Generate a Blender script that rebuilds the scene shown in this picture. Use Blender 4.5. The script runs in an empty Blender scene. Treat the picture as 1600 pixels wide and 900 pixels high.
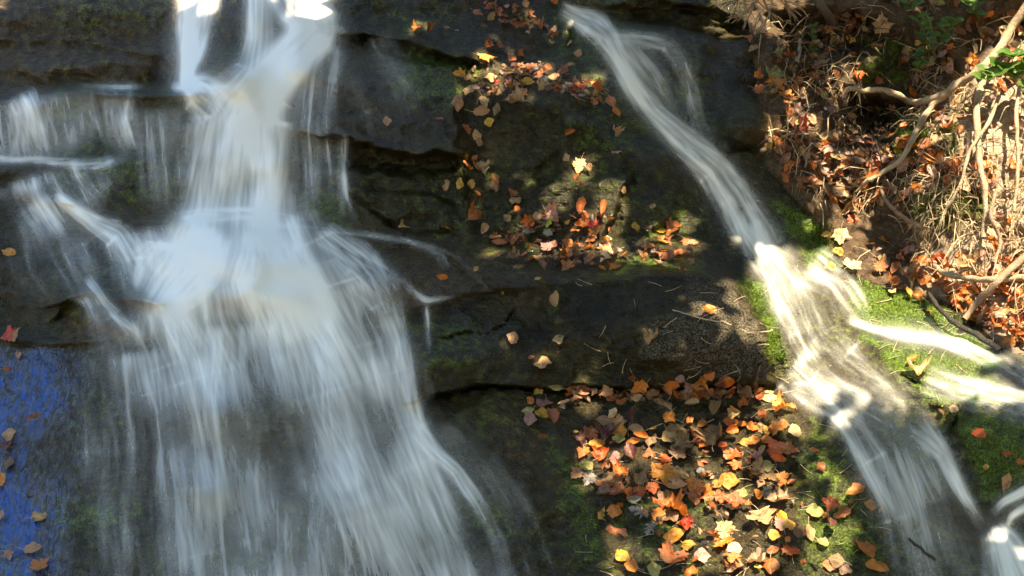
import bpy, math, random
import numpy as np
from mathutils import Vector, Matrix

scene = bpy.context.scene
COL = scene.collection
R = math.radians

# ------------------------------------------------------------------ camera, sky, sun, exposure
FPX = 2500.0                                    # focal length in photo pixels (1600 wide)
PITCH = R(8.0)                                  # looking slightly down
CAM = Vector((0.0, 0.0, 2.0))
FWD = Vector((0, math.cos(PITCH), -math.sin(PITCH)))
RIGHT = Vector((1, 0, 0))
UPV = RIGHT.cross(FWD)
cd = bpy.data.cameras.new('camera')
cam = bpy.data.objects.new('camera', cd)
COL.objects.link(cam)
cam.location = CAM
cam.rotation_euler = FWD.to_track_quat('-Z', 'Y').to_euler()
cd.sensor_width = 36.0
cd.lens = FPX / 1600 * 36.0
cd.clip_start = 0.05
cd.clip_end = 500
scene.camera = cam

SUN = Vector((0.22, -0.28, 0.93)).normalized()   # towards the sun: high, a little to the right
w = bpy.data.worlds.new('World')
scene.world = w
w.use_nodes = True
nt = w.node_tree
nt.nodes.clear()
sky = nt.nodes.new('ShaderNodeTexSky')
sky.sky_type = 'NISHITA'
sky.sun_disc = False
sky.sun_elevation = math.asin(SUN.z)
sky.sun_rotation = math.atan2(SUN.x, SUN.y)
sky.air_density = 1.0
sky.dust_density = 0.0
sky.ozone_density = 6.0
sky.altitude = 800
bg = nt.nodes.new('ShaderNodeBackground')
bg.inputs['Strength'].default_value = 0.15
wo = nt.nodes.new('ShaderNodeOutputWorld')
nt.links.new(sky.outputs[0], bg.inputs[0])
nt.links.new(bg.outputs[0], wo.inputs[0])

sl = bpy.data.lights.new('sun', 'SUN')
sl.energy = 2.9
sl.angle = R(0.5)
sl.color = (1.0, 0.93, 0.82)
sun = bpy.data.objects.new('sun', sl)
COL.objects.link(sun)
sun.location = (3, 3, 9)
sun.rotation_euler = SUN.to_track_quat('Z', 'Y').to_euler()

vs = scene.view_settings
vs.view_transform = 'Standard'
vs.look = 'None'
vs.gamma = 1.0
vs.use_curve_mapping = False
vs.exposure = 2.8
vs.use_white_balance = True
vs.white_balance_temperature = 8600
vs.white_balance_tint = 4
scene.render.engine = 'CYCLES'
scene.cycles.use_denoising = True
scene.cycles.use_adaptive_sampling = True
scene.cycles.adaptive_threshold = 0.02
scene.cycles.max_bounces = 6
scene.cycles.diffuse_bounces = 3
scene.cycles.glossy_bounces = 2
scene.cycles.transmission_bounces = 4
scene.cycles.transparent_max_bounces = 24
scene.cycles.sample_clamp_indirect = 6.0
scene.cycles.caustics_reflective = False
scene.cycles.caustics_refractive = False

random.seed(7)
rng = np.random.default_rng(11)

# ------------------------------------------------------------------ numpy noise and drawing helpers
def vnoise(x, y, seed):
    """smooth value noise in -1..1 at unit frequency"""
    r = np.random.default_rng(seed)
    tab = r.uniform(-1, 1, (256, 256))
    tab = tab.astype(np.float32).ravel()
    x, y = np.broadcast_arrays(np.asarray(x, np.float32), np.asarray(y, np.float32))
    xf = np.floor(x); yf = np.floor(y)
    xi = xf.astype(np.int32) & 255; yi = (yf.astype(np.int32) & 255) << 8
    fx = x - xf; fy = y - yf
    fx = fx * fx * fx * (fx * (fx * 6 - 15) + 10); fy = fy * fy * fy * (fy * (fy * 6 - 15) + 10)
    x1 = (xi + 1) & 255; y1 = (yi + 256) & 65535
    a = tab.take(yi + xi); c = tab.take(y1 + xi)
    a = a + (tab.take(yi + x1) - a) * fx; c = c + (tab.take(y1 + x1) - c) * fx
    return (a + (c - a) * fy).astype(np.float64)

def fbm(x, y, seed, octv=4, gain=0.5):
    s = 0; a = 1; n = 0
    for o in range(octv):
        s = s + a * vnoise(x * 2 ** o + 17.3 * o, y * 2 ** o + 5.1 * o, seed + o)
        n += a; a *= gain
    return s / n

def smooth(e0, e1, x):
    t = np.clip((x - e0) / (e1 - e0), 0, 1)
    return t * t * (3 - 2 * t)

def seg_dist(px, py, pts, closed=False):
    d = np.full(np.shape(px), 1e9)
    n = len(pts)
    for i in range(n if closed else n - 1):
        ax, ay = pts[i]; bx, by = pts[(i + 1) % n]
        vx, vy = bx - ax, by - ay
        t = np.clip(((px - ax) * vx + (py - ay) * vy) / (vx * vx + vy * vy + 1e-9), 0, 1)
        d = np.minimum(d, np.hypot(px - ax - t * vx, py - ay - t * vy))
    return d

def inside(px, py, pts):
    r = np.zeros(np.shape(px), bool)
    n = len(pts); j = n - 1
    for i in range(n):
        xi, yi = pts[i]; xj, yj = pts[j]
        if yi != yj:
            r ^= ((yi > py) != (yj > py)) & (px < (xj - xi) * (py - yi) / (yj - yi) + xi)
        j = i
    return r

def poly(px, py, pts, soft):
    d = seg_dist(px, py, pts, True)
    sd = np.where(inside(px, py, pts), d, -d)
    return smooth(-soft, soft, sd)

def blur(a, s):
    """separable gaussian, edge padded"""
    if s <= 0: return a
    n = int(s * 3) + 1
    k = np.exp(-0.5 * (np.arange(-n, n + 1) / s) ** 2); k /= k.sum()
    for ax in (0, 1):
        p = np.pad(a, [(n, n) if q == ax else (0, 0) for q in (0, 1)], mode='edge')
        o = np.zeros_like(a)
        for i, kk in enumerate(k):
            o += kk * (p[i:i + a.shape[0], :] if ax == 0 else p[:, i:i + a.shape[1]])
        a = o
    return a

# ------------------------------------------------------------------ the lie of the rock
# The site is surveyed along bearings (u, v) from the viewpoint; the rock's local inclination
# (degrees from horizontal) and its sideways fall are laid down ledge by ledge and integrated to distances.
STEP = 3.0
us = np.arange(-420, 2021, STEP); vv = np.arange(-300, 1181, STEP)
U, V = np.meshgrid(us, vv)
wu = 10 * fbm(U / 60, V / 60, 1, 3) + 14 * vnoise(U / 190, V / 150, 3); wv = 6 * fbm(U / 60, V / 45, 5, 3) + 10 * vnoise(U / 150, V / 200, 7)
UW, VW = U + wu, V + wv

theta = np.full(U.shape, 50.0)
lat = np.zeros(U.shape)
def slope(pts, th, k=0.0, soft=8):
    global theta, lat
    m = poly(UW, VW, pts, soft)
    theta = theta * (1 - m) + th * m
    lat = lat * (1 - m) + k * m

L = -600; RR = 2300
slope([(L, -500), (300, -500), (290, 60), (200, 70), (L, 60)], 60, 0.1, 20)
slope([(L, 62), (120, 60), (290, 100), (290, 130), (L, 130)], 52, 0.1, 10)
slope([(L, 126), (150, 128), (300, 126), (380, 140), (300, 152), (L, 148)], 14, 0, 5)
slope([(L, 150), (290, 156), (280, 245), (L, 250)], 78, 0, 6)
slope([(L, 244), (120, 247), (225, 235), (235, 250), (120, 262), (L, 258)], 14, 0, 4)
slope([(L, 260), (230, 256), (290, 300), (270, 352), (180, 345), (90, 308), (L, 300)], 74, 0, 8)
slope([(60, 312), (180, 352), (270, 362), (270, 480), (100, 470), (L, 440), (L, 312)], 46, -0.15, 12)
slope([(L, 400), (60, 400), (110, 470), (90, 520), (L, 520)], 66, 0.2, 8)
slope([(L, 520), (100, 522), (240, 528), (245, 545), (L, 540)], 14, 0, 5)
slope([(L, 545), (240, 545), (620, 560), (720, 720), (820, 900), (900, 1500), (L, 1500)], 49, 0.05, 15)
slope([(L, 545), (100, 545), (130, 700), (150, 1500), (L, 1500)], 47, -0.22, 40)
# main fall
slope([(260, -400), (540, -400), (530, 45), (400, 135), (290, 130)], 54, -0.2, 12)
slope([(300, 138), (480, 120), (478, 335), (280, 335)], 79, 0.1, 10)
slope([(270, 334), (510, 346), (560, 362), (520, 366), (270, 352)], 18, 0, 5)
slope([(250, 354), (540, 366), (660, 470), (600, 490), (200, 480)], 42, 0, 12)
slope([(200, 482), (600, 490), (650, 600), (240, 570)], 62, 0.1, 12)
# upper slab to the right of it
slope([(540, -400), (900, -400), (890, 60), (760, 100), (560, 45)], 62, 0, 8)
slope([(520, 44), (640, 58), (760, 102), (900, 66), (960, 100), (960, 200), (720, 215), (470, 205), (490, 90)], 48, -0.1, 14)
slope([(470, 210), (720, 230), (880, 160), (1100, 280), (1090, 355), (760, 372), (490, 358)], 70, 0.05, 12)
slope([(735, 205), (880, 150), (870, 262), (790, 345)], 64, -0.55, 7)
slope([(760, 366), (900, 372), (1100, 350), (1140, 425), (1050, 432), (860, 436), (760, 410)], 22, 0, 6)
slope([(495, 360), (640, 372), (760, 385), (800, 452), (660, 470), (590, 440)], 34, 0.1, 8)
# boulder and the slab below it
slope([(600, 480), (665, 470), (780, 455), (860, 442), (1050, 432), (1130, 435), (1195, 520), (1200, 596), (900, 600), (640, 630)], 74, 0.0, 8)
slope([(1090, 432), (1140, 436), (1210, 540), (1205, 598), (1150, 598)], 66, 0.75, 8)
slope([(640, 634), (760, 608), (1200, 602), (1300, 625), (1290, 650), (1000, 640), (700, 660)], 26, 0, 6)
slope([(700, 660), (1000, 640), (1290, 650), (1330, 800), (1430, 1500), (860, 1500), (790, 860)], 44, 0.05, 12)
# thin cascade on the right
slope([(890, -400), (1130, -400), (1180, 140), (1200, 240), (1080, 270), (960, 100), (893, 60)], 50, 0.0, 12)
slope([(1060, 240), (1220, 240), (1280, 330), (1250, 400), (1140, 405), (1100, 300)], 66, 0.1, 10)
slope([(1130, 400), (1280, 396), (1400, 440), (1380, 490), (1190, 480)], 36, 0.1, 8)
slope([(1190, 480), (1380, 490), (1420, 590), (1230, 600)], 54, 0.0, 10)
slope([(1240, 604), (1430, 600), (1480, 690), (1530, 800), (1560, 1500), (1420, 1500), (1330, 800)], 56, 0.35, 10)
slope([(1350, 450), (1460, 470), (1570, 552), (RR, 570), (RR, 640), (1480, 650), (1400, 590)], 26, -0.1, 8)
slope([(1480, 655), (1560, 640), (RR, 640), (RR, 830), (1540, 800)], 62, -0.35, 8)
slope([(1530, 810), (RR, 800), (RR, 1500), (1560, 1500)], 40, 0, 8)
slope([(600, 490), (665, 472), (800, 458), (830, 500), (760, 560), (640, 570)], 58, 0.25, 20)
# soil bank
slope([(1120, -400), (RR, -400), (RR, 400), (1440, 400), (1330, 330), (1200, 235), (1180, 140)], 58, -0.35, 12)
slope([(1300, 400), (1440, 402), (RR, 410), (RR, 545), (1570, 545), (1450, 462), (1330, 440)], 28, -0.3, 10)

phi = PITCH + np.arctan((V - 450) / FPX)
gv = -(STEP / FPX) * (1 / np.cos(phi) ** 2) / (np.tan(np.radians(theta)) + np.tan(phi))
gu = lat * STEP / FPX
def integrate(gu, gv, lam=0.35):
    """least-squares surface from slopes (mirror FFT)"""
    h, wd = gu.shape
    div = np.zeros((h, wd))
    gx = gu.copy(); gx[:, -1] = 0; gy = gv.copy(); gy[-1, :] = 0
    div += lam * gx; div[:, 1:] -= lam * gx[:, :-1]
    div += gy; div[1:, :] -= gy[:-1, :]
    e = np.block([[div, div[:, ::-1]], [div[::-1, :], div[::-1, ::-1]]])
    F = np.fft.rfft2(e)
    ky = np.arange(2 * h)[:, None]; kx = np.arange(wd + 1)[None, :]
    den = 2 * (np.cos(math.pi * ky / h) - 1) + lam * 2 * (np.cos(math.pi * kx / wd) - 1)
    den[0, 0] = 1
    F = F / den; F[0, 0] = 0
    return np.fft.irfft2(F, s=(2 * h, 2 * wd))[:h, :wd]
lr = integrate(gu, gv)
iv, iu = int((900 + 300) / STEP), int((900 + 420) / STEP)
D = 4.2 * np.exp(lr - lr[iv, iu])

def bump(cu, cv, ru, rv, hgt, p=1.0):
    """rounded boss standing out of the face (metres)"""
    global D
    q = ((UW - cu) / ru) ** 2 + ((VW - cv) / rv) ** 2
    D = D - hgt * np.exp(-q ** p)
UP_, VP_, DP_ = UW + 7 * fbm(U / 18, V / 18, 171, 2), VW + 7 * fbm(U / 22, V / 16, 172, 2), 1 + 0.5 * fbm(U / 25, V / 12, 173, 3)
def push(pts, depth, soft=4):
    global D
    D = D + depth * poly(UP_, VP_, pts, soft) * DP_
CW_ = 0.62 * (0.7 + 0.9 * fbm(U / 26, V / 26, 77, 2)).clip(0.25, 2)
CU_, CV_, CD_ = UW + 5 * vnoise(U / 14, V / 14, 71), VW + 4 * vnoise(U / 14, V / 14, 72), 0.75 + 0.5 * vnoise(U / 40, V / 40, 73)
def crack(pts, wid, depth):
    global D
    ww = wid * CW_
    d = seg_dist(CU_, CV_, pts)
    e = np.minimum(smooth(0, 24, np.hypot(UW - pts[0][0], VW - pts[0][1])), smooth(0, 24, np.hypot(UW - pts[-1][0], VW - pts[-1][1])))
    D = D + depth * (0.35 + 0.65 * e) * CD_ * np.exp(-(d / ww) ** 2)
def fault(pts, hgt, fade):
    """a joint: the rock on one side stands proud of the other"""
    global D
    x2 = UW + 5 * vnoise(U / 16, V / 16, 71); y2 = VW
    d = seg_dist(x2, y2, pts)
    xl = np.interp(y2, [p[1] for p in pts], [p[0] for p in pts])
    ys = [p[1] for p in pts]
    ex = smooth(min(ys) - 5, min(ys) + 30, y2) * (1 - smooth(max(ys) - 30, max(ys) + 5, y2))
    sgn = np.tanh((x2 - xl) / 3.0)
    D = D + hgt * 0.5 * ex * sgn * np.exp(-d / fade) + 0.25 * abs(hgt) * ex * np.exp(-(d / 3.0) ** 2)
def lip(pts, hgt, fade):
    """bed edge: rock above the line stands out, stepping back sharply below it"""
    global D
    d = seg_dist(UW, VW, pts)
    xs = [p[0] for p in pts]; ys = [p[1] for p in pts]
    yl = np.interp(UW, xs, ys)
    ex = smooth(min(xs) - 30, min(xs) + 10, UW) * (1 - smooth(max(xs) - 10, max(xs) + 30, UW))
    above = yl - VW
    D = D - hgt * ex * np.where(above > 0, np.exp(-above / fade), np.exp(-(above / 4.0) ** 2))

bump(120, 15, 190, 45, 0.10); bump(150, 100, 170, 28, 0.07)
bump(355, 120, 34, 30, 0.08)
bump(390, 395, 120, 50, 0.10)
bump(330, 460, 200, 40, 0.06)
bump(170, 500, 60, 30, 0.07)
bump(600, 420, 110, 36, 0.08)
bump(690, 130, 180, 70, 0.08)
bump(1160, 188, 36, 36, 0.13, 2.0)
bump(1060, 520, 150, 85, 0.16, 1.2)
bump(740, 560, 110, 55, 0.09)
bump(1000, 320, 90, 60, 0.05)
bump(1180, 545, 50, 60, 0.03)
bump(420, 640, 150, 60, 0.05); bump(330, 770, 50, 35, 0.06); bump(345, 660, 40, 40, 0.05)
bump(560, 790, 60, 80, 0.04)
bump(1560, 700, 70, 70, 0.10)
bump(1480, 600, 120, 30, 0.06)
bump(1500, 300, 120, 90, 0.10)
bump(1420, 130, 100, 60, -0.08)
bump(1380, 330, 50, 50, -0.05)
push([(468, 214), (520, 212), (600, 228), (680, 236), (722, 250), (724, 268), (640, 262), (560, 254), (500, 248), (474, 240)], 0.10, 6)
push([(1320, 145), (1430, 162), (1425, 200), (1350, 210), (1315, 185)], 0.22, 10)
push([(1200, 30), (1330, 20), (1400, 60), (1330, 90), (1220, 80)], 0.14, 14)
push([(545, 52), (640, 66), (700, 92), (755, 106), (740, 112), (690, 104), (620, 80), (560, 66)], 0.05, 4)
push([(890, 20), (1100, 60), (1180, 70), (1180, 50), (1100, 20), (900, 0)], 0.08, 8)
lip([(540, 46), (640, 60), (700, 86), (760, 104)], 0.05, 40)
lip([(468, 208), (560, 220), (640, 228), (725, 244)], 0.05, 50)
lip([(640, 628), (700, 612), (760, 603), (900, 598), (1000, 597), (1190, 598)], 0.05, 60)
lip([(480, 360), (640, 374), (700, 388), (775, 452)], 0.03, 20)
lip([(600, 486), (665, 470), (780, 457), (850, 442)], 0.025, 40)
lip([(90, 472), (130, 464), (165, 470), (240, 480)], 0.05, 20)
lip([(-400, 540), (0, 530), (100, 538), (170, 530), (240, 536)], 0.03, 25)
lip([(-400, 60), (0, 62), (120, 70), (200, 86), (272, 100)], 0.025, 40)
lip([(-400, 140), (0, 143), (120, 150), (200, 154), (300, 150)], 0.03, 30)
lip([(60, 306), (120, 325), (180, 350), (270, 358)], 0.04, 30)
lip([(760, 410), (860, 436), (1050, 432), (1110, 430)], 0.015, 30)
crack([(640, 636), (700, 618), (760, 608), (900, 603), (1000, 602), (1100, 604), (1190, 604)], 4, 0.13)
fault([(725, 165), (722, 230), (732, 290), (742, 355)], 0.04, 60)
fault([(884, 150), (878, 215), (868, 262), (820, 318), (770, 348)], -0.05, 70)
fault([(990, 255), (960, 310), (945, 390)], 0.05, 50)
crack([(690, 530), (770, 526), (800, 505), (812, 480)], 3, 0.05)
crack([(80, 500), (120, 470)], 6, 0.06)
crack([(1130, 230), (1195, 228)], 6, 0.06)
crack([(888, -100), (889, 64)], 4, 0.08)
crack([(470, 250), (560, 300), (640, 350), (720, 365)], 6, 0.05)
crack([(600, 290), (680, 300), (720, 330)], 5, 0.05)
crack([(1400, 590), (1500, 640), (1480, 700)], 5, 0.04)

bankm = poly(UW, VW, [(1120, -400), (RR, -400), (RR, 560), (1575, 550), (1455, 465), (1330, 432), (1285, 345), (1245, 300), (1196, 235), (1180, 140)], 7)
fac = np.zeros(U.shape)
def facets(scale, amp, seed, sx=1.0):
    """blocky rock: jittered cells, each a tilted plane"""
    r = np.random.default_rng(seed)
    gx = UW / (scale * sx); gy = VW / scale
    ix = np.floor(gx).astype(int); iy = np.floor(gy).astype(int)
    jx = r.uniform(0, 1, (128, 128)); jy = r.uniform(0, 1, (128, 128))
    tx = r.normal(0, 1, (128, 128)); ty = r.normal(0, 1, (128, 128)); tz = r.normal(0, 1, (128, 128))
    best = np.full(U.shape, 1e9); out = np.zeros(U.shape)
    for dy in (-1, 0, 1):
        for dx in (-1, 0, 1):
            cx = ix + dx; cy = iy + dy
            ox = gx - cx - jx[cy & 127, cx & 127]; oy = gy - cy - jy[cy & 127, cx & 127]
            q = ox * ox + oy * oy
            val = tx[cy & 127, cx & 127] * ox + ty[cy & 127, cx & 127] * oy + 0.5 * tz[cy & 127, cx & 127]
            m = q < best
            out = np.where(m, val, out); best = np.where(m, q, best)
    return amp * out
rough = 1 + 1.2 * smooth(255, 300, V) * smooth(470, 520, U) * (1 - smooth(700, 760, U)) * (1 - smooth(350, 380, V))
calm = 1 - 0.7 * poly(U, V, [(L, 545), (620, 560), (760, 720), (900, 1500), (L, 1500)], 30)
D = D + calm * (blur(facets(130, 0.016, 21, 1.6), 1.5) + rough * (blur(facets(55, 0.006, 22, 1.5), 1.0) + blur(facets(24, 0.0035, 23, 2.2), 0.5)))
D = D + calm * 0.012 * fbm(UW / 210, VW / 26, 31, 4) * (1 - bankm) + 0.012 * fbm(U / 60, V / 60, 41, 4)
D = D + 0.006 * rough * fbm(U / 17, V / 14, 51, 3) + calm * 0.0035 * fbm(U / 8, V / 7, 55, 2)
D = D + bankm * (0.05 * fbm(U / 55, V / 55, 61, 4) + 0.02 * fbm(U / 16, V / 16, 65, 2))

def world(u, v, d):
    x = (u - 800) / FPX * d; yy = -(v - 450) / FPX * d
    return np.stack([CAM.x + x, CAM.y + d * FWD.y + yy * UPV.y, CAM.z + d * FWD.z + yy * UPV.z], -1)
P = world(U, V, D)
Pn = world(U, V, blur(D, 4.0))
tu = np.gradient(Pn, axis=1); tv = np.gradient(Pn, axis=0)
NRM = np.cross(tv, tu); NRM /= np.linalg.norm(NRM, axis=-1, keepdims=True)
NRM = np.where((NRM @ np.array(FWD))[..., None] > 0, -NRM, NRM)

tu = np.gradient(P, axis=1); tv = np.gradient(P, axis=0)
NFULL = np.cross(tv, tu); NFULL /= np.linalg.norm(NFULL, axis=-1, keepdims=True)

def samp(A, u, v):
    x = np.clip((np.asarray(u, float) - us[0]) / STEP, 0, len(us) - 1.001); y = np.clip((np.asarray(v, float) - vv[0]) / STEP, 0, len(vv) - 1.001)
    i = x.astype(int); j = y.astype(int); fx = x - i; fy = y - j
    if A.ndim == 3: fx = fx[..., None]; fy = fy[..., None]
    return (A[j, i] * (1 - fx) + A[j, i + 1] * fx) * (1 - fy) + (A[j + 1, i] * (1 - fx) + A[j + 1, i + 1] * fx) * fy
def at(u, v, lift=0.0):
    p = samp(P, u, v); n = samp(NRM, u, v)
    return Vector(p) + Vector(n) * lift
def free(u, v, off):
    return Vector(world(np.float64(u), np.float64(v), dist(u, v) - off))
def nrm(u, v): return Vector(samp(NRM, u, v)).normalized()
def dist(u, v): return float(samp(D, u, v))

# ------------------------------------------------------------------ node helpers
class NT:
    def __init__(s, name):
        s.m = bpy.data.materials.new(name); s.m.use_nodes = True
        s.t = s.m.node_tree; s.t.nodes.clear()
        s.out = s.t.nodes.new('ShaderNodeOutputMaterial')
    def n(s, typ, **kw):
        nd = s.t.nodes.new('ShaderNode' + typ)
        for k, v in kw.items():
            if k.startswith('_'): setattr(nd, k[1:], v)
            else:
                key = int(k[1:]) if k[0] == 'i' and k[1:].isdigit() else k.replace('__', ' ')
                s.put(nd.inputs[key], v)
        return nd
    def put(s, sock, v):
        if isinstance(v, bpy.types.NodeSocket): s.t.links.new(v, sock)
        else: sock.default_value = v
    def math(s, op, a, b=0.0, clamp=False):
        nd = s.t.nodes.new('ShaderNodeMath'); nd.operation = op; nd.use_clamp = clamp
        s.put(nd.inputs[0], a); s.put(nd.inputs[1], b); return nd.outputs[0]
    def mix(s, f, a, b, blend='MIX'):
        nd = s.t.nodes.new('ShaderNodeMix'); nd.data_type = 'RGBA'; nd.blend_type = blend
        s.put(nd.inputs[0], f); s.put(nd.inputs[6], a); s.put(nd.inputs[7], b); return nd.outputs[2]
    def rng(s, v, a, b, c=0.0, d=1.0):
        nd = s.t.nodes.new('ShaderNodeMapRange'); nd.clamp = True
        s.put(nd.inputs[0], v)
        for i, x in enumerate((a, b, c, d)): s.put(nd.inputs[i + 1], x)
        return nd.outputs[0]
    def noise(s, vec, scale, detail=4.0, rough=0.55, dist=0.0):
        nd = s.t.nodes.new('ShaderNodeTexNoise')
        s.put(nd.inputs['Vector'], vec)
        nd.inputs['Scale'].default_value = scale; nd.inputs['Detail'].default_value = detail
        nd.inputs['Roughness'].default_value = rough; nd.inputs['Distortion'].default_value = dist
        return nd.outputs[0]
    def bump(s, h, strength, distance, normal=None):
        nd = s.t.nodes.new('ShaderNodeBump'); nd.inputs['Strength'].default_value = strength
        nd.inputs['Distance'].default_value = distance; s.put(nd.inputs['Height'], h)
        if normal is not None: s.put(nd.inputs['Normal'], normal)
        return nd.outputs[0]
def c4(r, g, b): return (r, g, b, 1.0)

# ------------------------------------------------------------------ materials
def rock_material():
    t = NT('wet_rock')
    pos = t.n('NewGeometry').outputs['Position']
    a1 = t.n('Attribute', _attribute_name='stain')
    sep = t.n('SeparateColor', i0=a1.outputs['Color'])
    moss, brown, dry = sep.outputs[0], sep.outputs[1], sep.outputs[2]
    film = a1.outputs['Alpha']
    n1 = t.noise(pos, 5.0, 4, 0.6); n2 = t.noise(pos, 38.0, 4, 0.65); n3 = t.noise(pos, 170.0, 2, 0.6)
    st = t.n('Mapping', _vector_type='POINT', Vector=pos); st.inputs['Scale'].default_value = (9, 9, 60)
    strat = t.noise(st.outputs[0], 1.0, 3, 0.6, 0.4)
    base = t.mix(t.rng(n1, 0.35, 0.65), c4(0.0045, 0.0042, 0.002), c4(0.022, 0.0195, 0.006))
    base = t.mix(t.rng(strat, 0.5, 0.75, 0, 0.5), base, c4(0.034, 0.029, 0.015))
    bm = t.math('MULTIPLY', brown, t.rng(n2, 0.25, 0.6))
    base = t.mix(bm, base, c4(0.058, 0.034, 0.013))
    mo = t.rng(t.math('ADD', moss, t.math('MULTIPLY', t.math('SUBTRACT', n2, 0.5), 1.3)), 0.3, 0.75)
    mossc = t.mix(t.rng(n3, 0.3, 0.7), c4(0.010, 0.020, 0.003), c4(0.085, 0.145, 0.012))
    base = t.mix(t.math('MULTIPLY', mo, 0.9), base, mossc)
    dr = t.rng(t.math('ADD', dry, t.math('MULTIPLY', t.math('SUBTRACT', n2, 0.5), 0.9)), 0.35, 0.8)
    dryc = t.mix(t.rng(n3, 0.38, 0.62), c4(0.026, 0.020, 0.014), c4(0.085, 0.070, 0.050))
    base = t.mix(dr, base, dryc)
    speck = t.rng(n3, 0.62, 0.78, 0, 0.35)
    base = t.mix(speck, base, c4(0.045, 0.043, 0.034))
    pit = t.rng(t.math('ADD', t.math('MULTIPLY', n3, 0.6), t.math('MULTIPLY', n2, 0.4)), 0.36, 0.64, 0.35, 1.6)
    base = t.mix(1.0, base, t.n('CombineColor', i0=pit, i1=pit, i2=pit).outputs[0], 'MULTIPLY')
    hgt = t.math('ADD', t.math('MULTIPLY', n2, 1.0), t.math('MULTIPLY', n3, 0.35))
    hgt = t.math('ADD', hgt, t.math('MULTIPLY', strat, 1.0))
    bmp = t.bump(hgt, 0.8, 0.014)
    rip = t.noise(pos, 110.0, 2, 0.6)
    wv_ = t.n('Mapping', _vector_type='POINT', Vector=pos); wv_.inputs['Scale'].default_value = (90, 30, 26)
    rip2 = t.noise(wv_.outputs[0], 1.0, 3, 0.55, 0.8)
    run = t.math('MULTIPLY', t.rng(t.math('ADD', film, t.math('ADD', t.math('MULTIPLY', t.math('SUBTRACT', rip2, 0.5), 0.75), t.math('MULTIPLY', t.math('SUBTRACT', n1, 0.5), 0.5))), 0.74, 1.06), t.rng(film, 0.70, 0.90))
    rip = t.math('ADD', t.math('MULTIPLY', rip, t.math('SUBTRACT', 1.0, run)), t.math('MULTIPLY', rip2, run))
    hf = t.math('ADD', t.math('MULTIPLY', rip, 0.8), t.math('ADD', t.math('MULTIPLY', n2, 0.6), t.math('MULTIPLY', n3, 0.3)))
    fb = t.bump(t.math('MULTIPLY', hf, t.rng(run, 0, 1, 1.0, 0.5)), 1.0, 0.018)
    nm = t.n('Mix', _data_type='VECTOR'); t.put(nm.inputs[0], run); t.put(nm.inputs[4], bmp); t.put(nm.inputs[5], fb)
    p = t.n('BsdfPrincipled', Base__Color=base, Normal=nm.outputs[1])
    t.put(p.inputs['Roughness'], t.math('MULTIPLY', t.rng(dr, 0, 1, 0.42, 0.8), t.rng(run, 0, 1, 1.0, 0.2)))
    # the seep at the left: blue sky reflection put into the stone's specular colour
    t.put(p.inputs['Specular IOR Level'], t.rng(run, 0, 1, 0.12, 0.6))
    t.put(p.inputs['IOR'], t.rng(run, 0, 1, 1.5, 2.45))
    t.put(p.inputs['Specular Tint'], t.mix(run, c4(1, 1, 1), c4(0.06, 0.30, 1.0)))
    t.put(p.inputs['Coat Weight'], t.math('MULTIPLY', t.math('MULTIPLY', film, t.rng(run, 0, 1, 0.62, 0.0)), t.math('SUBTRACT', 1.0, dr)))
    p.inputs['Coat Roughness'].default_value = 0.11
    p.inputs['Coat IOR'].default_value = 1.42
    t.put(p.inputs['Coat Normal'], fb)
    t.t.links.new(p.outputs[0], t.out.inputs[0])
    return t.m

def soil_material():
    t = NT('bank_soil')
    pos = t.n('NewGeometry').outputs['Position']
    n1 = t.noise(pos, 9.0, 5, 0.6); n2 = t.noise(pos, 60.0, 5, 0.7); n3 = t.noise(pos, 240.0, 3, 0.6)
    base = t.mix(t.rng(n1, 0.35, 0.65), c4(0.045, 0.024, 0.012), c4(0.14, 0.08, 0.04))
    base = t.mix(t.rng(n2, 0.5, 0.8), base, c4(0.32, 0.20, 0.115))
    a1 = t.n('Attribute', _attribute_name='stain'); sep = t.n('SeparateColor', i0=a1.outputs['Color'])
    base = t.mix(t.math('MULTIPLY', sep.outputs[2], t.rng(n2, 0.3, 0.6, 0.4, 1.0)), base, c4(0.66, 0.50, 0.37))  # paler soil colour stands in for strong sun on the bank
    mo = t.rng(t.math('ADD', sep.outputs[0], t.math('MULTIPLY', t.math('SUBTRACT', n2, 0.5), 1.3)), 0.35, 0.7)
    base = t.mix(mo, base, t.mix(n3, c4(0.06, 0.075, 0.012), c4(0.15, 0.16, 0.035)))
    b = t.bump(t.math('ADD', n2, t.math('MULTIPLY', n3, 0.5)), 0.9, 0.02)
    p = t.n('BsdfPrincipled', Base__Color=base, Normal=b, Roughness=0.9)
    t.t.links.new(p.outputs[0], t.out.inputs[0])
    return t.m

def foam_material():
    """silky falling water: white where it is aerated, clear where it runs thin"""
    t = NT('falling_water')
    fo = t.n('Attribute', _attribute_name='foam').outputs['Fac']
    dif = t.n('BsdfDiffuse', Color=c4(0.89, 0.88, 0.84))
    tra = t.n('BsdfTranslucent', Color=c4(0.84, 0.83, 0.79))
    m1 = t.n('MixShader', Fac=0.12, i1=dif.outputs[0], i2=tra.outputs[0])
    gl = t.n('BsdfGlossy', Color=c4(1, 1, 1), Roughness=0.28)
    m2 = t.n('MixShader', Fac=0.05, i1=m1.outputs[0], i2=gl.outputs[0])
    tr = t.n('BsdfTransparent', Color=c4(1, 1, 1))
    mx = t.n('MixShader', Fac=fo, i1=tr.outputs[0], i2=m2.outputs[0])
    t.t.links.new(mx.outputs[0], t.out.inputs[0])
    return t.m

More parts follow.
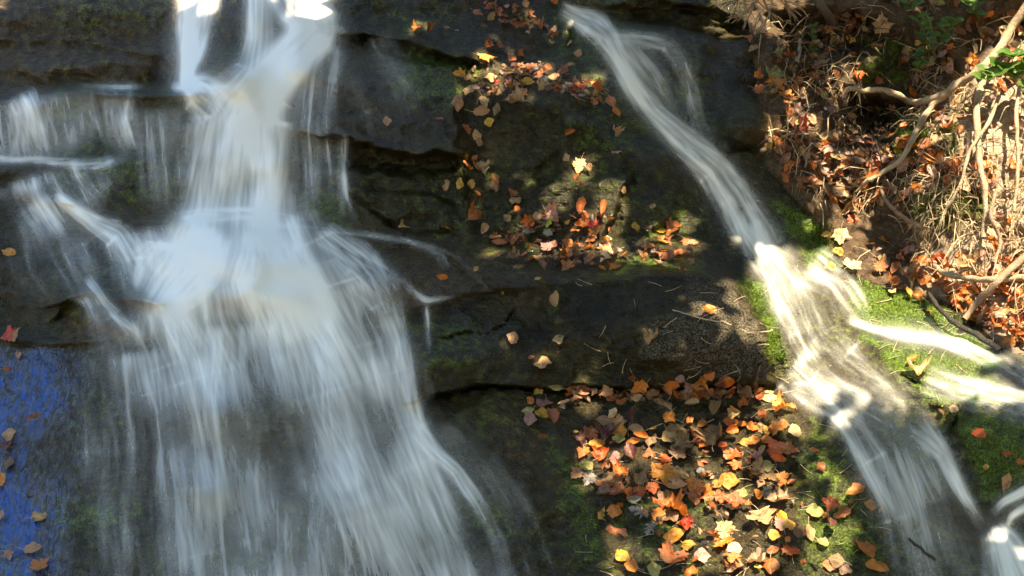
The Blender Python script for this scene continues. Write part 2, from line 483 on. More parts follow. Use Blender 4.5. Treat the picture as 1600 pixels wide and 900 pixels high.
def leaf_material():
    t = NT('autumn_leaf')
    oi = t.n('ObjectInfo')
    col = oi.outputs['Color']
    uv = t.n('Attribute', _attribute_name='leafco').outputs['Vector']
    vein = t.n('Attribute', _attribute_name='vein').outputs['Fac']
    seedv = t.n('VectorMath', _operation='ADD', i0=uv)
    cmb = t.n('CombineXYZ', X=t.math('MULTIPLY', oi.outputs['Random'], 50.0), Y=t.math('MULTIPLY', oi.outputs['Random'], 31.0))
    t.put(seedv.inputs[1], cmb.outputs[0])
    n1 = t.noise(seedv.outputs[0], 2.4, 4, 0.6); n2 = t.noise(seedv.outputs[0], 9.0, 4, 0.6)
    dark = t.mix(1.0, col, c4(0.42, 0.34, 0.32), 'MULTIPLY')
    light = t.mix(0.5, col, t.mix(1.0, col, c4(1.35, 1.2, 1.0), 'MULTIPLY'))
    cc = t.mix(t.rng(n1, 0.35, 0.68), light, col)
    cc = t.mix(t.rng(n1, 0.52, 0.70, 0, 0.85), cc, dark)
    cc = t.mix(t.rng(n2, 0.60, 0.68, 0, 0.85), cc, c4(0.045, 0.022, 0.010))
    cc = t.mix(t.math('MULTIPLY', vein, 0.35), cc, t.mix(0.5, col, c4(0.6, 0.42, 0.2)))
    bmp = t.bump(t.math('ADD', t.math('MULTIPLY', vein, -0.6), n2), 0.5, 0.006)
    p = t.n('BsdfPrincipled', Base__Color=cc, Normal=bmp)
    t.put(p.inputs['Roughness'], t.rng(oi.outputs['Random'], 0, 1, 0.28, 0.6))
    tl = t.n('BsdfTranslucent', Color=t.mix(0.3, cc, t.mix(1.0, cc, c4(1.5, 1.2, 0.6), 'MULTIPLY')))
    mx = t.n('MixShader', Fac=0.25, i1=p.outputs[0], i2=tl.outputs[0])
    t.t.links.new(mx.outputs[0], t.out.inputs[0])
    return t.m

def wood_material(name, a, b, rough=0.7):
    t = NT(name)
    pos = t.n('NewGeometry').outputs['Position']
    n1 = t.noise(pos, 25.0, 4, 0.6); n2 = t.noise(pos, 160.0, 4, 0.65)
    base = t.mix(t.rng(n1, 0.3, 0.7), c4(*a), c4(*b))
    base = t.mix(t.rng(n2, 0.55, 0.8, 0, 0.6), base, c4(*(x * 0.45 for x in a)))
    p = t.n('BsdfPrincipled', Base__Color=base, Roughness=rough, Normal=t.bump(t.math('ADD', n1, n2), 0.9, 0.008))
    t.t.links.new(p.outputs[0], t.out.inputs[0])
    return t.m

def foliage_material(name, a, b, trans=0.35):
    t = NT(name)
    pos = t.n('NewGeometry').outputs['Position']
    n1 = t.noise(pos, 14.0, 3, 0.6)
    base = t.mix(t.rng(n1, 0.35, 0.65), c4(*a), c4(*b))
    p = t.n('BsdfPrincipled', Base__Color=base, Roughness=0.45)
    tl = t.n('BsdfTranslucent', Color=t.mix(0.5, base, t.mix(1.0, base, c4(1.6, 1.7, 0.8), 'MULTIPLY')))
    mx = t.n('MixShader', Fac=trans, i1=p.outputs[0], i2=tl.outputs[0])
    t.t.links.new(mx.outputs[0], t.out.inputs[0])
    return t.m

M_ROCK, M_SOIL, M_FOAM, M_LEAF = rock_material(), soil_material(), foam_material(), leaf_material()
M_ROOT = wood_material('pale_root', (0.24, 0.165, 0.10), (0.46, 0.35, 0.24))
M_TWIG = wood_material('dead_twig', (0.22, 0.13, 0.085), (0.33, 0.21, 0.14))
M_DARKWOOD = wood_material('wet_dark_wood', (0.012, 0.008, 0.006), (0.032, 0.02, 0.013), 0.5)
M_BARK = wood_material('bark', (0.07, 0.05, 0.036), (0.12, 0.09, 0.065))
M_STRAW = wood_material('dry_straw', (0.36, 0.25, 0.15), (0.62, 0.48, 0.31))
M_GREEN = foliage_material('green_leaf', (0.05, 0.11, 0.02), (0.10, 0.19, 0.035))
M_MOSS = foliage_material('moss', (0.06, 0.10, 0.012), (0.14, 0.19, 0.025), 0.2)
M_CANOPY = foliage_material('canopy_leaf', (0.15, 0.19, 0.03), (0.34, 0.25, 0.04), 0.5)

# ------------------------------------------------------------------ object helpers
def tag(o, label, cat=None, group=None, kind=None):
    o['label'] = label
    if cat: o['category'] = cat
    if group: o['group'] = group
    if kind: o['kind'] = kind
    return o

def np_mesh(name, verts, quads, mat, smooth_=True, tris=None):
    me = bpy.data.meshes.new(name)
    verts = np.asarray(verts, np.float32).reshape(-1, 3)
    nq = 0 if quads is None else len(quads); ntri = 0 if tris is None else len(tris)
    me.vertices.add(len(verts)); me.vertices.foreach_set('co', verts.ravel())
    loops = []
    if nq: loops.append(np.asarray(quads, np.int32).ravel())
    if ntri: loops.append(np.asarray(tris, np.int32).ravel())
    loops = np.concatenate(loops)
    me.loops.add(len(loops)); me.loops.foreach_set('vertex_index', loops)
    me.polygons.add(nq + ntri)
    st = np.concatenate([np.arange(nq) * 4, nq * 4 + np.arange(ntri) * 3]).astype(np.int32)
    me.polygons.foreach_set('loop_start', st)
    me.update(calc_edges=True)
    me.polygons.foreach_set('use_smooth', np.full(nq + ntri, smooth_))
    if mat: me.materials.append(mat)
    return me

def link(name, me, parent=None):
    o = bpy.data.objects.new(name, me); COL.objects.link(o)
    if parent: o.parent = parent
    return o

# ------------------------------------------------------------------ rock colour fields (moss, brown silt, dry stone plus painted sun on the bank, water film plus sky tint)
def P_(pts, soft=15): return poly(UW, VW, pts, soft)
moss = 0.24 + 0.28 * fbm(U / 130, V / 90, 91, 3)
moss = np.maximum(moss, 0.85 * P_([(1150, 430), (1200, 440), (1225, 560), (1200, 580), (1180, 500)], 20))
moss = np.maximum(moss, 0.95 * P_([(1330, 430), (1450, 470), (1560, 560), (1560, 640), (1450, 640), (1350, 540)], 25))
moss = np.maximum(moss, 0.75 * P_([(1200, 300), (1290, 330), (1330, 430), (1260, 420)], 25))
moss = np.maximum(moss, 0.52 * P_([(1260, 630), (1330, 660), (1420, 900), (1250, 900), (1240, 700)], 40))
moss = np.maximum(moss, 0.5 * P_([(820, 640), (900, 720), (980, 900), (900, 900), (850, 760)], 30))
moss = np.maximum(moss, 0.60 * P_([(960, 395), (1080, 395), (1100, 430), (940, 430)], 15))
moss = np.maximum(moss, 0.42 * P_([(640, 490), (760, 480), (780, 600), (650, 610)], 50))
moss = np.maximum(moss, 0.75 * P_([(1480, 650), (1700, 640), (1700, 780), (1540, 790)], 25))
moss = np.maximum(moss, 0.50 * P_([(640, 60), (720, 80), (800, 120), (720, 180), (600, 140)], 30))
moss = np.maximum(moss, 0.5 * P_([(470, 280), (560, 280), (560, 350), (470, 350)], 20))
brown = 0.30 + 0.3 * fbm(U / 90, V / 60, 95, 3)
brown = np.maximum(brown, 0.95 * P_([(L, -200), (290, -200), (285, 140), (L, 140)], 12))
brown = np.maximum(brown, 0.9 * P_([(495, 362), (760, 385), (800, 452), (600, 490)], 15))
brown = np.maximum(brown, 0.9 * P_([(100, 480), (240, 480), (250, 540), (90, 540)], 15))
brown = np.maximum(brown, 0.9 * P_([(1380, 570), (1540, 570), (1500, 620), (1470, 700), (1420, 600)], 15))
brown = np.maximum(brown, 0.7 * P_([(700, 620), (840, 620), (850, 680), (880, 800), (800, 740)], 30))
brown = np.maximum(brown, 0.6 * P_([(1230, 600), (1500, 700), (1520, 900), (1350, 900)], 40))
dry = np.zeros(U.shape)
dry = np.maximum(dry, 0.75 * P_([(1050, 435), (1130, 432), (1190, 520), (1195, 595), (1110, 590), (1040, 560), (990, 560), (1000, 510), (1060, 480)], 14))
dry = np.maximum(dry, 0.35 * P_([(880, 445), (1040, 440), (1000, 500), (930, 590), (900, 560)], 12))
wetdark = P_([(880, 446), (1060, 440), (1000, 520), (985, 595), (915, 598)], 8)
dry *= 1 - wetdark
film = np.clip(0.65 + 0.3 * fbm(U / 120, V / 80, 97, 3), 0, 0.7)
sky_sheen = (1 - smooth(-20, 230, UW + 90 * fbm(U / 70, V / 120, 131, 3))) * smooth(522, 560, VW)  # where the blue sky reflection is tinted into the wet rock
film = np.maximum(film, 0.7 + 0.3 * sky_sheen)
film = np.maximum(film, 0.7 * P_([(900, 230), (1100, 280), (1090, 425), (900, 425)], 30))
film *= 1 - 0.8 * P_([(820, 440), (1190, 440), (1190, 600), (820, 600)], 15)
film *= 1 - 0.6 * bankm
moss *= 1 - wetdark * 0.8; brown *= 1 - wetdark * 0.5
moss *= 1 - dry
bmoss = np.maximum(0.8 * P_([(1400, 170), (1500, 185), (1500, 260), (1400, 250)], 20), 0.9 * P_([(1430, 290), (1540, 290), (1540, 350), (1430, 350)], 15))
bmoss = np.maximum(bmoss, 0.5 * P_([(1300, 60), (1450, 90), (1420, 150), (1330, 130)], 20))
dry = np.maximum(dry * (bankm < .5), 0.85 * bankm * P_([(1480, 170), (1560, 90), (1900, 40), (1900, 560), (1560, 540), (1430, 430), (1500, 340)], 40))  # on the bank this is strong sunlight painted as paler soil
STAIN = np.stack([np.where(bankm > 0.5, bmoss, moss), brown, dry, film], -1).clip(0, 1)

# ------------------------------------------------------------------ rock pieces
cu = (U[:-1, :-1] + STEP / 2); cv = (V[:-1, :-1] + STEP / 2)
cuw = cu + wu[:-1, :-1]; cvw = cv + wv[:-1, :-1]
region = np.zeros(cu.shape, int)
PIECES = [
 ('rock_shelf', 'brown silt-covered rounded rock shelf above the curtain of falling water', [(L, -400), (262, -400), (275, 60), (285, 128), (240, 150), (L, 146)]),
 ('rock_slab', 'dark olive rock face between the white fall and the narrow cascade', [(486, 100), (540, 46), (640, 60), (760, 104), (900, 66), (970, 110), (1060, 240), (1110, 300), (1145, 405), (1110, 430), (1050, 432), (860, 437), (760, 408), (640, 372), (480, 356), (474, 208)]),
 ('rock_ledge', 'brown rock ledge crossed by thin trickles of water', [(480, 358), (640, 374), (760, 410), (860, 438), (780, 457), (665, 470), (600, 488), (540, 420)]),
 ('boulder', 'mottled brown boulder with a dark wet stain above the fallen leaves', [(600, 488), (665, 471), (780, 458), (862, 439), (1050, 433), (1130, 434), (1200, 520), (1204, 602), (1100, 603), (900, 602), (760, 607), (700, 617), (640, 635), (620, 560)]),
 ('rock_slab', 'sloping greenish rock slab strewn with orange leaves below the boulder', [(640, 636), (760, 608), (900, 603), (1204, 603), (1290, 640), (1330, 800), (1400, 1600), (940, 1600), (850, 760), (760, 690)]),
 ('mossy_rock', 'bright green mossy rock at the foot of the soil bank', [(1335, 436), (1455, 467), (1575, 552), (RR, 562), (RR, 645), (1480, 655), (1430, 600), (1390, 500)]),
 ('mossy_rock', 'dark green wet rock beneath the brown trickle near the splash', [(1482, 656), (RR, 647), (RR, 800), (1600, 790), (1545, 800), (1520, 740)]),
 ('stone', 'black rounded stone beside the narrow cascade under the bank', [(1128, 150), (1160, 146), (1192, 160), (1198, 200), (1190, 226), (1132, 226), (1122, 190)]),
]
for k, (nm, lb, pts) in enumerate(PIECES): region[inside(cuw, cvw, pts)] = k + 2
bk = 0.25 * (bankm[:-1, :-1] + bankm[1:, :-1] + bankm[:-1, 1:] + bankm[1:, 1:])
region[(bk > 0.5) & (region != 9)] = 1

H, W = U.shape
vid = np.arange(H * W).reshape(H, W)
Q = np.stack([vid[:-1, :-1], vid[1:, :-1], vid[1:, 1:], vid[:-1, 1:]], -1)
def piece(name, k, mat):
    q = Q[region == k]
    used, inv = np.unique(q.ravel(), return_inverse=True)
    q2 = inv.reshape(-1, 4)
    co = P.reshape(-1, 3)[used]
    st = STAIN.reshape(-1, 4)[used]
    nn = NFULL.reshape(-1, 3)[used]
    # give the piece a thickness: its outline is carried back into the hill
    e = np.concatenate([q2[:, [0, 1]], q2[:, [1, 2]], q2[:, [2, 3]], q2[:, [3, 0]]])
    key = np.sort(e, 1); kk = key[:, 0].astype(np.int64) * len(co) + key[:, 1]
    uq, idx, cnt = np.unique(kk, return_index=True, return_counts=True)
    be = e[idx[cnt == 1]]
    bv = np.unique(be); rem = -np.ones(len(co), int); rem[bv] = len(co) + np.arange(len(bv))
    back = co[bv] + np.array([0, 0.25, -0.12])
    co2 = np.concatenate([co, co[bv], back]); st2 = np.concatenate([st, st[bv], st[bv]])
    i0 = rem[be[:, 0]]; i1 = rem[be[:, 1]]
    sk = np.stack([i1, i0, i0 + len(bv), i1 + len(bv)], -1)
    me = np_mesh(name, co2, np.concatenate([q2, sk]), mat)
    ca = me.color_attributes.new('stain', 'FLOAT_COLOR', 'POINT')
    ca.data.foreach_set('color', st2.astype(np.float32).ravel())
    # smooth normals across joints with the neighbouring pieces
    me.normals_split_custom_set_from_vertices(np.concatenate([nn, nn[bv], nn[bv]]).astype(np.float32))
    return link(name, me)
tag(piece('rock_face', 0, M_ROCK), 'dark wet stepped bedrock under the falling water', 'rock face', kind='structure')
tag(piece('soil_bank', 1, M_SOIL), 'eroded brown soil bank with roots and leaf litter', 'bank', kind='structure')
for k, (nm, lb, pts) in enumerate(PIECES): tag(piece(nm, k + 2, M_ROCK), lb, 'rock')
# ------------------------------------------------------------------ water
WS = 2.0
wus = np.arange(-260, 1861, WS); wvs = np.arange(-140, 1061, WS)
WU, WV = np.meshgrid(wus, wvs)
FO = np.zeros(WU.shape)
def stream(keys, seed=0):
    """one run of water: many short threads that follow the run, drift apart, start and die out along the way"""
    r = np.random.default_rng(1000 + seed)
    k = np.array(keys, float)
    seg = np.hypot(np.diff(k[:, 0]), np.diff(k[:, 1])); s = np.concatenate([[0], np.cumsum(seg)])
    L_ = s[-1]; ns = int(L_ / 1.2) + 2
    ss = np.linspace(0, L_, ns)
    def sm(col):
        y = np.interp(ss, s, k[:, col])
        n = max(3, int(18 / (L_ / ns)) | 1); ker = np.hanning(n + 2)[1:-1]; ker /= ker.sum()
        return np.convolve(np.pad(y, n // 2, mode='edge'), ker, 'valid')[:ns]
    cx, cy, hw, de = sm(0), sm(1), sm(2), sm(3)
    tx = np.gradient(cx); ty = np.gradient(cy); tl = np.hypot(tx, ty) + 1e-9
    nx, ny = ty / tl, -tx / tl
    wide = hw.mean() > 35
    lmin, lmax = (24, 150) if wide else (14, 70)
    lmax = min(lmax, .8 * L_); lmin = min(lmin, .4 * L_)
    cover = 5.0
    n = int(cover * 2 * hw.mean() * L_ / (.5 * (lmin + lmax)) / 1.6) + 8
    s0 = r.uniform(-.5 * lmax, L_ - .2 * lmax, n); ln = r.uniform(lmin, lmax, n) * np.where(r.uniform(0, 1, n) < .2, 1.8, 1.0)
    M_ = int(lmax * 1.8 / 2.2)
    tt = (np.arange(M_) + .5) / M_
    sp = s0[:, None] + tt[None, :] * ln[:, None]
    w0 = r.uniform(-1.12, 1.12, n)
    drift = r.normal(0, .05 if wide else .10, n)
    lane = w0[:, None] * 6
    wl = w0[:, None] + drift[:, None] * (tt[None, :] - .3) + .07 * vnoise(lane * .8 + seed * 3.7, sp / 130, 300 + seed)
    ok = (sp > 0) & (sp < L_)
    hs = np.interp(sp, ss, hw); ds = np.interp(sp, ss, de)
    x = np.interp(sp, ss, cx) + wl * hs * np.interp(sp, ss, nx); y = np.interp(sp, ss, cy) + wl * hs * np.interp(sp, ss, ny)
    amp = r.gamma(1.3, 1 / 1.3, n)[:, None] * (np.sin(math.pi * tt) ** .8)[None, :]
    band = np.clip(.85 + .75 * vnoise(lane * .55 + 9 + seed, sp / 190, 340) + .35 * vnoise(lane * 1.6, sp / 90, 341), .3 if wide else .12, None)
    puff = np.clip(.9 + .9 * fbm(x / 75, y / 95, 350, 3), .28, None)
    fray = .12 * vnoise(sp / 45, lane * .3, 360)
    e = 1 - smooth(.15 if wide else .35, 1.12, np.abs(wl) + fray)
    ends = smooth(0, min(18, .2 * L_), sp) * (1 - smooth(L_ - min(110, .4 * L_), L_, sp))
    a = amp * band * puff * e * ends * ds * (ln[:, None] / M_) / (WS * WS)
    tot = cover * 0.62
    a = a / tot * 1.6 * WS
    gx = (x - wus[0]) / WS; gy = (y - wvs[0]) / WS
    ok &= (gx > 1) & (gx < len(wus) - 2) & (gy > 1) & (gy < len(wvs) - 2)
    gx, gy, a = gx[ok], gy[ok], a[ok]
    i = gx.astype(int); j = gy.astype(int); fx = gx - i; fy = gy - j
    T = np.zeros(FO.size)
    wdt = len(wus)
    for dj, di, wt in ((0, 0, (1 - fx) * (1 - fy)), (0, 1, fx * (1 - fy)), (1, 0, (1 - fx) * fy), (1, 1, fx * fy)):
        T += np.bincount((j + dj) * wdt + i + di, weights=a * wt, minlength=FO.size)
    return T.reshape(FO.shape)

RUNS = [
 # the broad white fall
 [(452, -130, 72, .9), (460, -40, 66, .95), (472, 0, 56, .8), (490, 26, 40, .9), (498, 44, 42, .7), (470, 72, 40, .6), (436, 105, 38, .65), (408, 140, 50, .8), (390, 180, 78, .75), (382, 260, 94, .68), (376, 328, 102, .8), (374, 350, 108, 1.4), (374, 395, 128, 1.35), (366, 440, 168, .95), (380, 490, 190, .62), (405, 560, 208, .42), (428, 640, 214, .36), (455, 720, 216, .33), (485, 820, 232, .31), (510, 920, 248, .28), (540, 1060, 250, .28)],
 [(330, 350, 60, .8), (300, 410, 70, .9), (265, 450, 60, 1.0), (245, 478, 50, .7), (290, 560, 60, .3), (310, 640, 60, .35), (330, 760, 60, .3), (340, 900, 70, .2), (345, 1050, 70, .2)],
 [(420, 345, 80, .8), (440, 400, 90, .7), (480, 470, 90, .45), (520, 560, 90, .32), (560, 650, 84, .34), (600, 750, 92, .36), (650, 850, 104, .32), (700, 960, 110, .4), (720, 1050, 110, .4)],
 [(395, -130, 26, .5), (405, 0, 26, .5), (405, 60, 28, .55), (396, 110, 34, .5), (372, 150, 60, .45), (350, 190, 60, .4), (340, 330, 60, .35)],
 [(316, -130, 42, .9), (313, 0, 36, 1.1), (306, 50, 30, 1.1), (300, 84, 20, 1.3), (293, 108, 12, .9), (292, 130, 12, .8), (312, 142, 40, .5), (345, 175, 44, .35), (345, 250, 44, .3)],
 [(400, 500, 110, .25), (410, 600, 130, .34), (425, 740, 140, .34), (440, 900, 150, .3), (450, 1050, 150, .3)],
 [(560, 560, 70, .2), (590, 680, 80, .26), (640, 800, 90, .26), (700, 940, 100, .22), (730, 1050, 100, .2)],
 # foam where it lands
 [(280, 345, 16, .5), (320, 338, 14, .9), (380, 334, 14, 1.1), (440, 340, 14, .8), (490, 350, 10, .5)],
 [(262, 138, 10, .3), (300, 136, 9, .6), (345, 138, 10, .5), (385, 132, 10, .4)],
 [(120, 133, 4, .25), (170, 136, 5, .4), (230, 136, 5, .25)],
 # curtains and shelves at the left
 [(60, 144, 150, .34), (66, 180, 150, .32), (74, 225, 150, .24), (80, 258, 150, .3)],
 [(186, 148, 26, .45), (184, 186, 22, .45), (190, 212, 26, .4), (206, 248, 20, .4)],
 [(30, 144, 36, .4), (44, 170, 30, .35), (56, 220, 34, .2), (60, 256, 36, .2)],
 [(-200, 246, 5, .2), (0, 248, 6, .26), (60, 250, 7, .26), (120, 256, 9, .42), (165, 254, 9, .42), (204, 245, 9, .4), (226, 232, 6, .3)],
 [(-160, 250, 120, .3), (-150, 300, 120, .2), (-140, 340, 120, .15)],
 [(90, 256, 110, .6), (100, 285, 110, .4), (120, 320, 100, .3), (140, 350, 90, .2)],
 [(250, 164, 44, .5), (252, 240, 40, .4), (258, 340, 40, .35)],
 [(84, 302, 8, .5), (120, 328, 12, .9), (150, 348, 16, 1.1), (185, 366, 24, .7), (212, 415, 40, .5), (238, 470, 60, .5)],
 [(230, 352, 50, .5), (245, 400, 60, .45), (240, 460, 60, .45)],
 [(60, 330, 80, .25), (90, 400, 90, .2), (130, 470, 70, .25)],
 [(120, 440, 30, .2), (143, 462, 22, .5), (152, 478, 24, .45), (166, 500, 34, .3), (182, 536, 54, .25), (195, 600, 70, .16)],
 [(165, 486, 8, .2), (195, 510, 10, .25), (230, 535, 12, .2)],
 [(210, 545, 100, .30), (225, 700, 110, .22), (235, 900, 120, .18), (240, 1050, 130, .16)],
 # right edge of the fall
 [(500, 358, 26, .6), (560, 410, 40, .55), (606, 470, 30, .7), (626, 540, 18, .6), (640, 620, 18, .5), (650, 670, 18, .5), (676, 704, 15, .5), (712, 735, 13, .5), (748, 790, 14, .45), (778, 850, 15, .4), (810, 960, 16, .3)],
 [(560, 430, 50, .3), (600, 530, 50, .35), (620, 640, 40, .3), (660, 740, 40, .45), (700, 850, 50, .3), (730, 980, 60, .3)],
 [(690, 660, 40, .12), (740, 720, 50, .14), (800, 820, 60, .1), (850, 960, 60, .08)],
 # trickles across the brown ledge
 [(488, 360, 8, .3), (560, 364, 5, .12), (620, 374, 5, .13), (676, 386, 5, .09), (714, 404, 6, .07), (744, 434, 6, .10), (760, 452, 5, .25), (784, 456, 4, .15)],
 [(510, 372, 12, .4), (560, 392, 8, .35), (610, 420, 6, .18), (640, 452, 6, .25), (664, 470, 6, .45), (708, 464, 4, .3), (740, 460, 4, .2)],
 [(640, 380, 5, .3), (690, 400, 8, .25), (700, 430, 8, .2)],
 [(666, 472, 5, .7), (670, 520, 4, .5), (672, 560, 4, .3)],
 [(664, 560, 6, .2), (668, 600, 6, .25), (676, 625, 10, .3)],
 # veils over the dark face
 [(512, 62, 30, .8), (498, 120, 36, .35), (492, 200, 40, .3), (498, 300, 44, .22), (500, 350, 40, .2)],
 [(560, 66, 60, .12), (585, 110, 66, .14), (610, 160, 70, .12), (630, 220, 70, .06)],
 [(536, 205, 9, .5), (534, 260, 8, .4), (538, 310, 10, .3), (552, 358, 16, .25)],
 [(500, 46, 12, .35), (530, 45, 9, .18), (555, 50, 8, .08)],
 # narrow cascade at the right
 [(872, 12, 16, .3), (896, 24, 18, .6), (922, 36, 26, .8), (945, 56, 26, .6), (962, 84, 18, .5), (986, 130, 16, .8), (1020, 178, 20, 1.0), (1068, 222, 26, 1.0), (1118, 262, 30, .85), (1150, 306, 36, .7), (1172, 346, 38, .7), (1194, 392, 34, .4), (1222, 428, 42, .34), (1246, 474, 50, .34), (1270, 530, 48, .34), (1304, 574, 54, .26), (1370, 622, 48, .26), (1436, 668, 32, .42), (1474, 708, 16, .5), (1506, 776, 11, .6), (1540, 830, 14, .7)],
 [(948, 56, 12, .2), (1000, 62, 14, .18), (1042, 70, 16, .14), (1064, 95, 18, .14), (1076, 125, 17, .2), (1082, 156, 15, .28), (1094, 196, 18, .3), (1112, 240, 24, .3)],
 [(960, 60, 30, .25), (1010, 120, 36, .2), (1060, 200, 36, .2)],
 [(1262, 408, 40, .8), (1308, 440, 34, .26), (1334, 478, 32, .25), (1352, 508, 20, .2)],
 [(1180, 340, 12, 1.0), (1190, 372, 12, .9), (1205, 410, 20, .9)],
 [(1320, 495, 10, .2), (1364, 514, 4, .35), (1420, 525, 5, .7), (1466, 531, 7, .5), (1516, 546, 16, .2), (1566, 570, 28, .22), (1640, 624, 40, .3), (1760, 690, 50, .8)],
 [(1330, 616, 62, .2), (1395, 700, 66, .2), (1435, 800, 80, .18), (1465, 920, 90, .12), (1480, 1050, 92, .12)],
 [(1232, 604, 8, .4), (1262, 612, 22, .6), (1310, 650, 12, .5), (1340, 700, 12, .5), (1372, 764, 12, .45), (1410, 830, 10, .3)],
 [(1230, 575, 30, .3), (1262, 606, 36, .35), (1350, 636, 40, .25), (1420, 680, 30, .25)],
 [(1548, 822, 18, .8), (1566, 852, 36, .9), (1590, 920, 60, .9), (1600, 1050, 80, .9)],
 [(1700, 740, 12, .7), (1600, 768, 8, .8), (1566, 786, 6, .8), (1545, 812, 6, .7)],
 [(1700, 775, 10, .9), (1608, 790, 6, .9), (1580, 806, 5, .9), (1568, 832, 6, .8)],
 [(1440, 590, 30, .25), (1500, 612, 30, .3), (1580, 628, 30, .45), (1700, 660, 40, .4)],
]
for i, k in enumerate(RUNS): FO += stream(k, i)
soft1 = blur(FO, 1.0); soft2 = blur(FO, 4.0); soft3 = blur(FO, 14.0)
spray = np.exp(-((WU - 360) / 150) ** 2 - ((WV - 410) / 75) ** 2)
dens = 0.30 * FO + 0.36 * soft1 + 0.20 * soft2 + (0.12 + 0.3 * spray) * soft3
dens *= 1 - .35 * poly(WU, WV, [(1130, 390), (1330, 400), (1480, 500), (1620, 540), (1620, 640), (1420, 680), (1240, 610)], 30)
dens *= 1 - .38 * smooth(470, 620, WV) * (1 - smooth(820, 900, WU))
foam = 1 - np.exp(-1.0 * dens)
foam = np.clip(1.08 * foam ** 1.2 - 0.006, 0, 0.96)
thick = 0.013 + 0.030 * np.clip(blur(foam, 3.0), 0, 1)
dW = np.minimum(samp(blur(D, 1.2), WU, WV), samp(blur(D, 8.0), WU, WV)) - thick - 0.004
dW = np.minimum(blur(dW, 3.0), dW + .004)
PW = world(WU, WV, dW)
def water_piece(name, label, sel):
    keep = sel & ((foam[:-1, :-1] + foam[1:, :-1] + foam[:-1, 1:] + foam[1:, 1:]) > 0.03)
    hh, ww = WU.shape
    ids = np.arange(hh * ww).reshape(hh, ww)
    q = np.stack([ids[:-1, :-1], ids[1:, :-1], ids[1:, 1:], ids[:-1, 1:]], -1)[keep]
    used, inv = np.unique(q.ravel(), return_inverse=True)
    me = np_mesh(name, PW.reshape(-1, 3)[used], inv.reshape(-1, 4), M_FOAM)
    at_ = me.attributes.new('foam', 'FLOAT', 'POINT')
    at_.data.foreach_set('value', foam.ravel()[used].astype(np.float32))
    return tag(link(name, me), label, 'waterfall', kind='structure')
WC_U = WU[:-1, :-1]; WC_V = WV[:-1, :-1]
right = (WC_U > 845) & ((WC_U > 1100) | (WC_V < 560))
water_piece('waterfall', 'broad silky white waterfall fanning down over dark stepped rock', ~right)
water_piece('cascade', 'narrow white cascade winding down beside the soil bank', right)
# ------------------------------------------------------------------ fallen leaves
def tube_np(pts, r0, r1, sides=7):
    pts = [Vector(p) for p in pts]
    vs_, fs = [], []
    n = len(pts); prev = None
    for i, p in enumerate(pts):
        d = (pts[min(i + 1, n - 1)] - pts[max(i - 1, 0)]).normalized()
        if prev is None: a = d.orthogonal().normalized()
        else: a = (prev - d * prev.dot(d)).normalized()
        prev = a; b = d.cross(a)
        rr = (r0 + (r1 - r0) * i / (n - 1)) * (1 + .09 * math.sin(i * 2.3) + .07 * math.sin(i * 5.1 + r0 * 900))
        for k in range(sides):
            t = 2 * math.pi * k / sides
            vs_.append(p + (a * math.cos(t) + b * math.sin(t)) * rr * (1 + 0.12 * math.sin(3 * t + i * 1.7)))
    for i in range(n - 1):
        for k in range(sides):
            fs.append((i * sides + k, i * sides + (k + 1) % sides, (i + 1) * sides + (k + 1) % sides, (i + 1) * sides + k))
    return vs_, fs
def join(parts):
    vs_, fs, o = [], [], 0
    for a, b in parts:
        vs_ += [tuple(x) for x in a]; fs += [tuple(i + o for i in f) for f in b]; o += len(a)
    return vs_, fs
TINT = dict(Y=('yellow', (.50, .27, .04)), G=('golden', (.48, .18, .028)), O=('orange', (.50, .145, .022)), R=('red-orange', (.47, .09, .022)), U=('rust', (.34, .10, .028)),
            B=('brown', (.19, .10, .05)), T=('tan', (.40, .23, .11)), M=('mauve', (.26, .14, .115)), C=('cream', (.66, .46, .24)), D=('maroon', (.09, .022, .02)),
            S=('grey', (.25, .25, .235)), V=('olive', (.27, .25, .085)), P=('pinkish', (.48, .26, .20)), E=('red', (.42, .04, .02)), N=('lime green', (.33, .43, .04)))
KIND = dict(m='maple leaf', o='oval leaf', k='oak leaf', c='curled leaf')
def outline(kind, r):
    if kind == 'm':
        hp = [(.0, .0), (.12, -.07), (.25, -.03), (.38, -.04), (.34, .07), (.37, .16), (.53, .22), (.49, .31), (.58, .43), (.45, .44), (.37, .53), (.27, .55), (.30, .66), (.19, .72), (.15, .82), (.08, .87), (.0, .99)]
    elif kind == 'k':
        hp = [(.0, .0), (.05, .05), (.16, .08), (.22, .16), (.10, .24), (.28, .34), (.33, .44), (.12, .46), (.30, .62), (.28, .72), (.10, .68), (.18, .86), (.10, .93), (.0, 1.0)]
    else:
        hp = [(.0, .0), (.07, .03), (.16, .10), (.24, .20), (.30, .33), (.32, .47), (.29, .62), (.22, .76), (.12, .89), (.05, .96), (.0, 1.02)]
    j = lambda p: (p[0] * r.uniform(.76, 1.18), p[1] + r.uniform(-.04, .04))
    right_ = [hp[0]] + [j(p) for p in hp[1:-1]] + [hp[-1]]
    left_ = [(-x, y) for x, y in (j(p) for p in hp[1:-1])][::-1]
    return right_ + left_
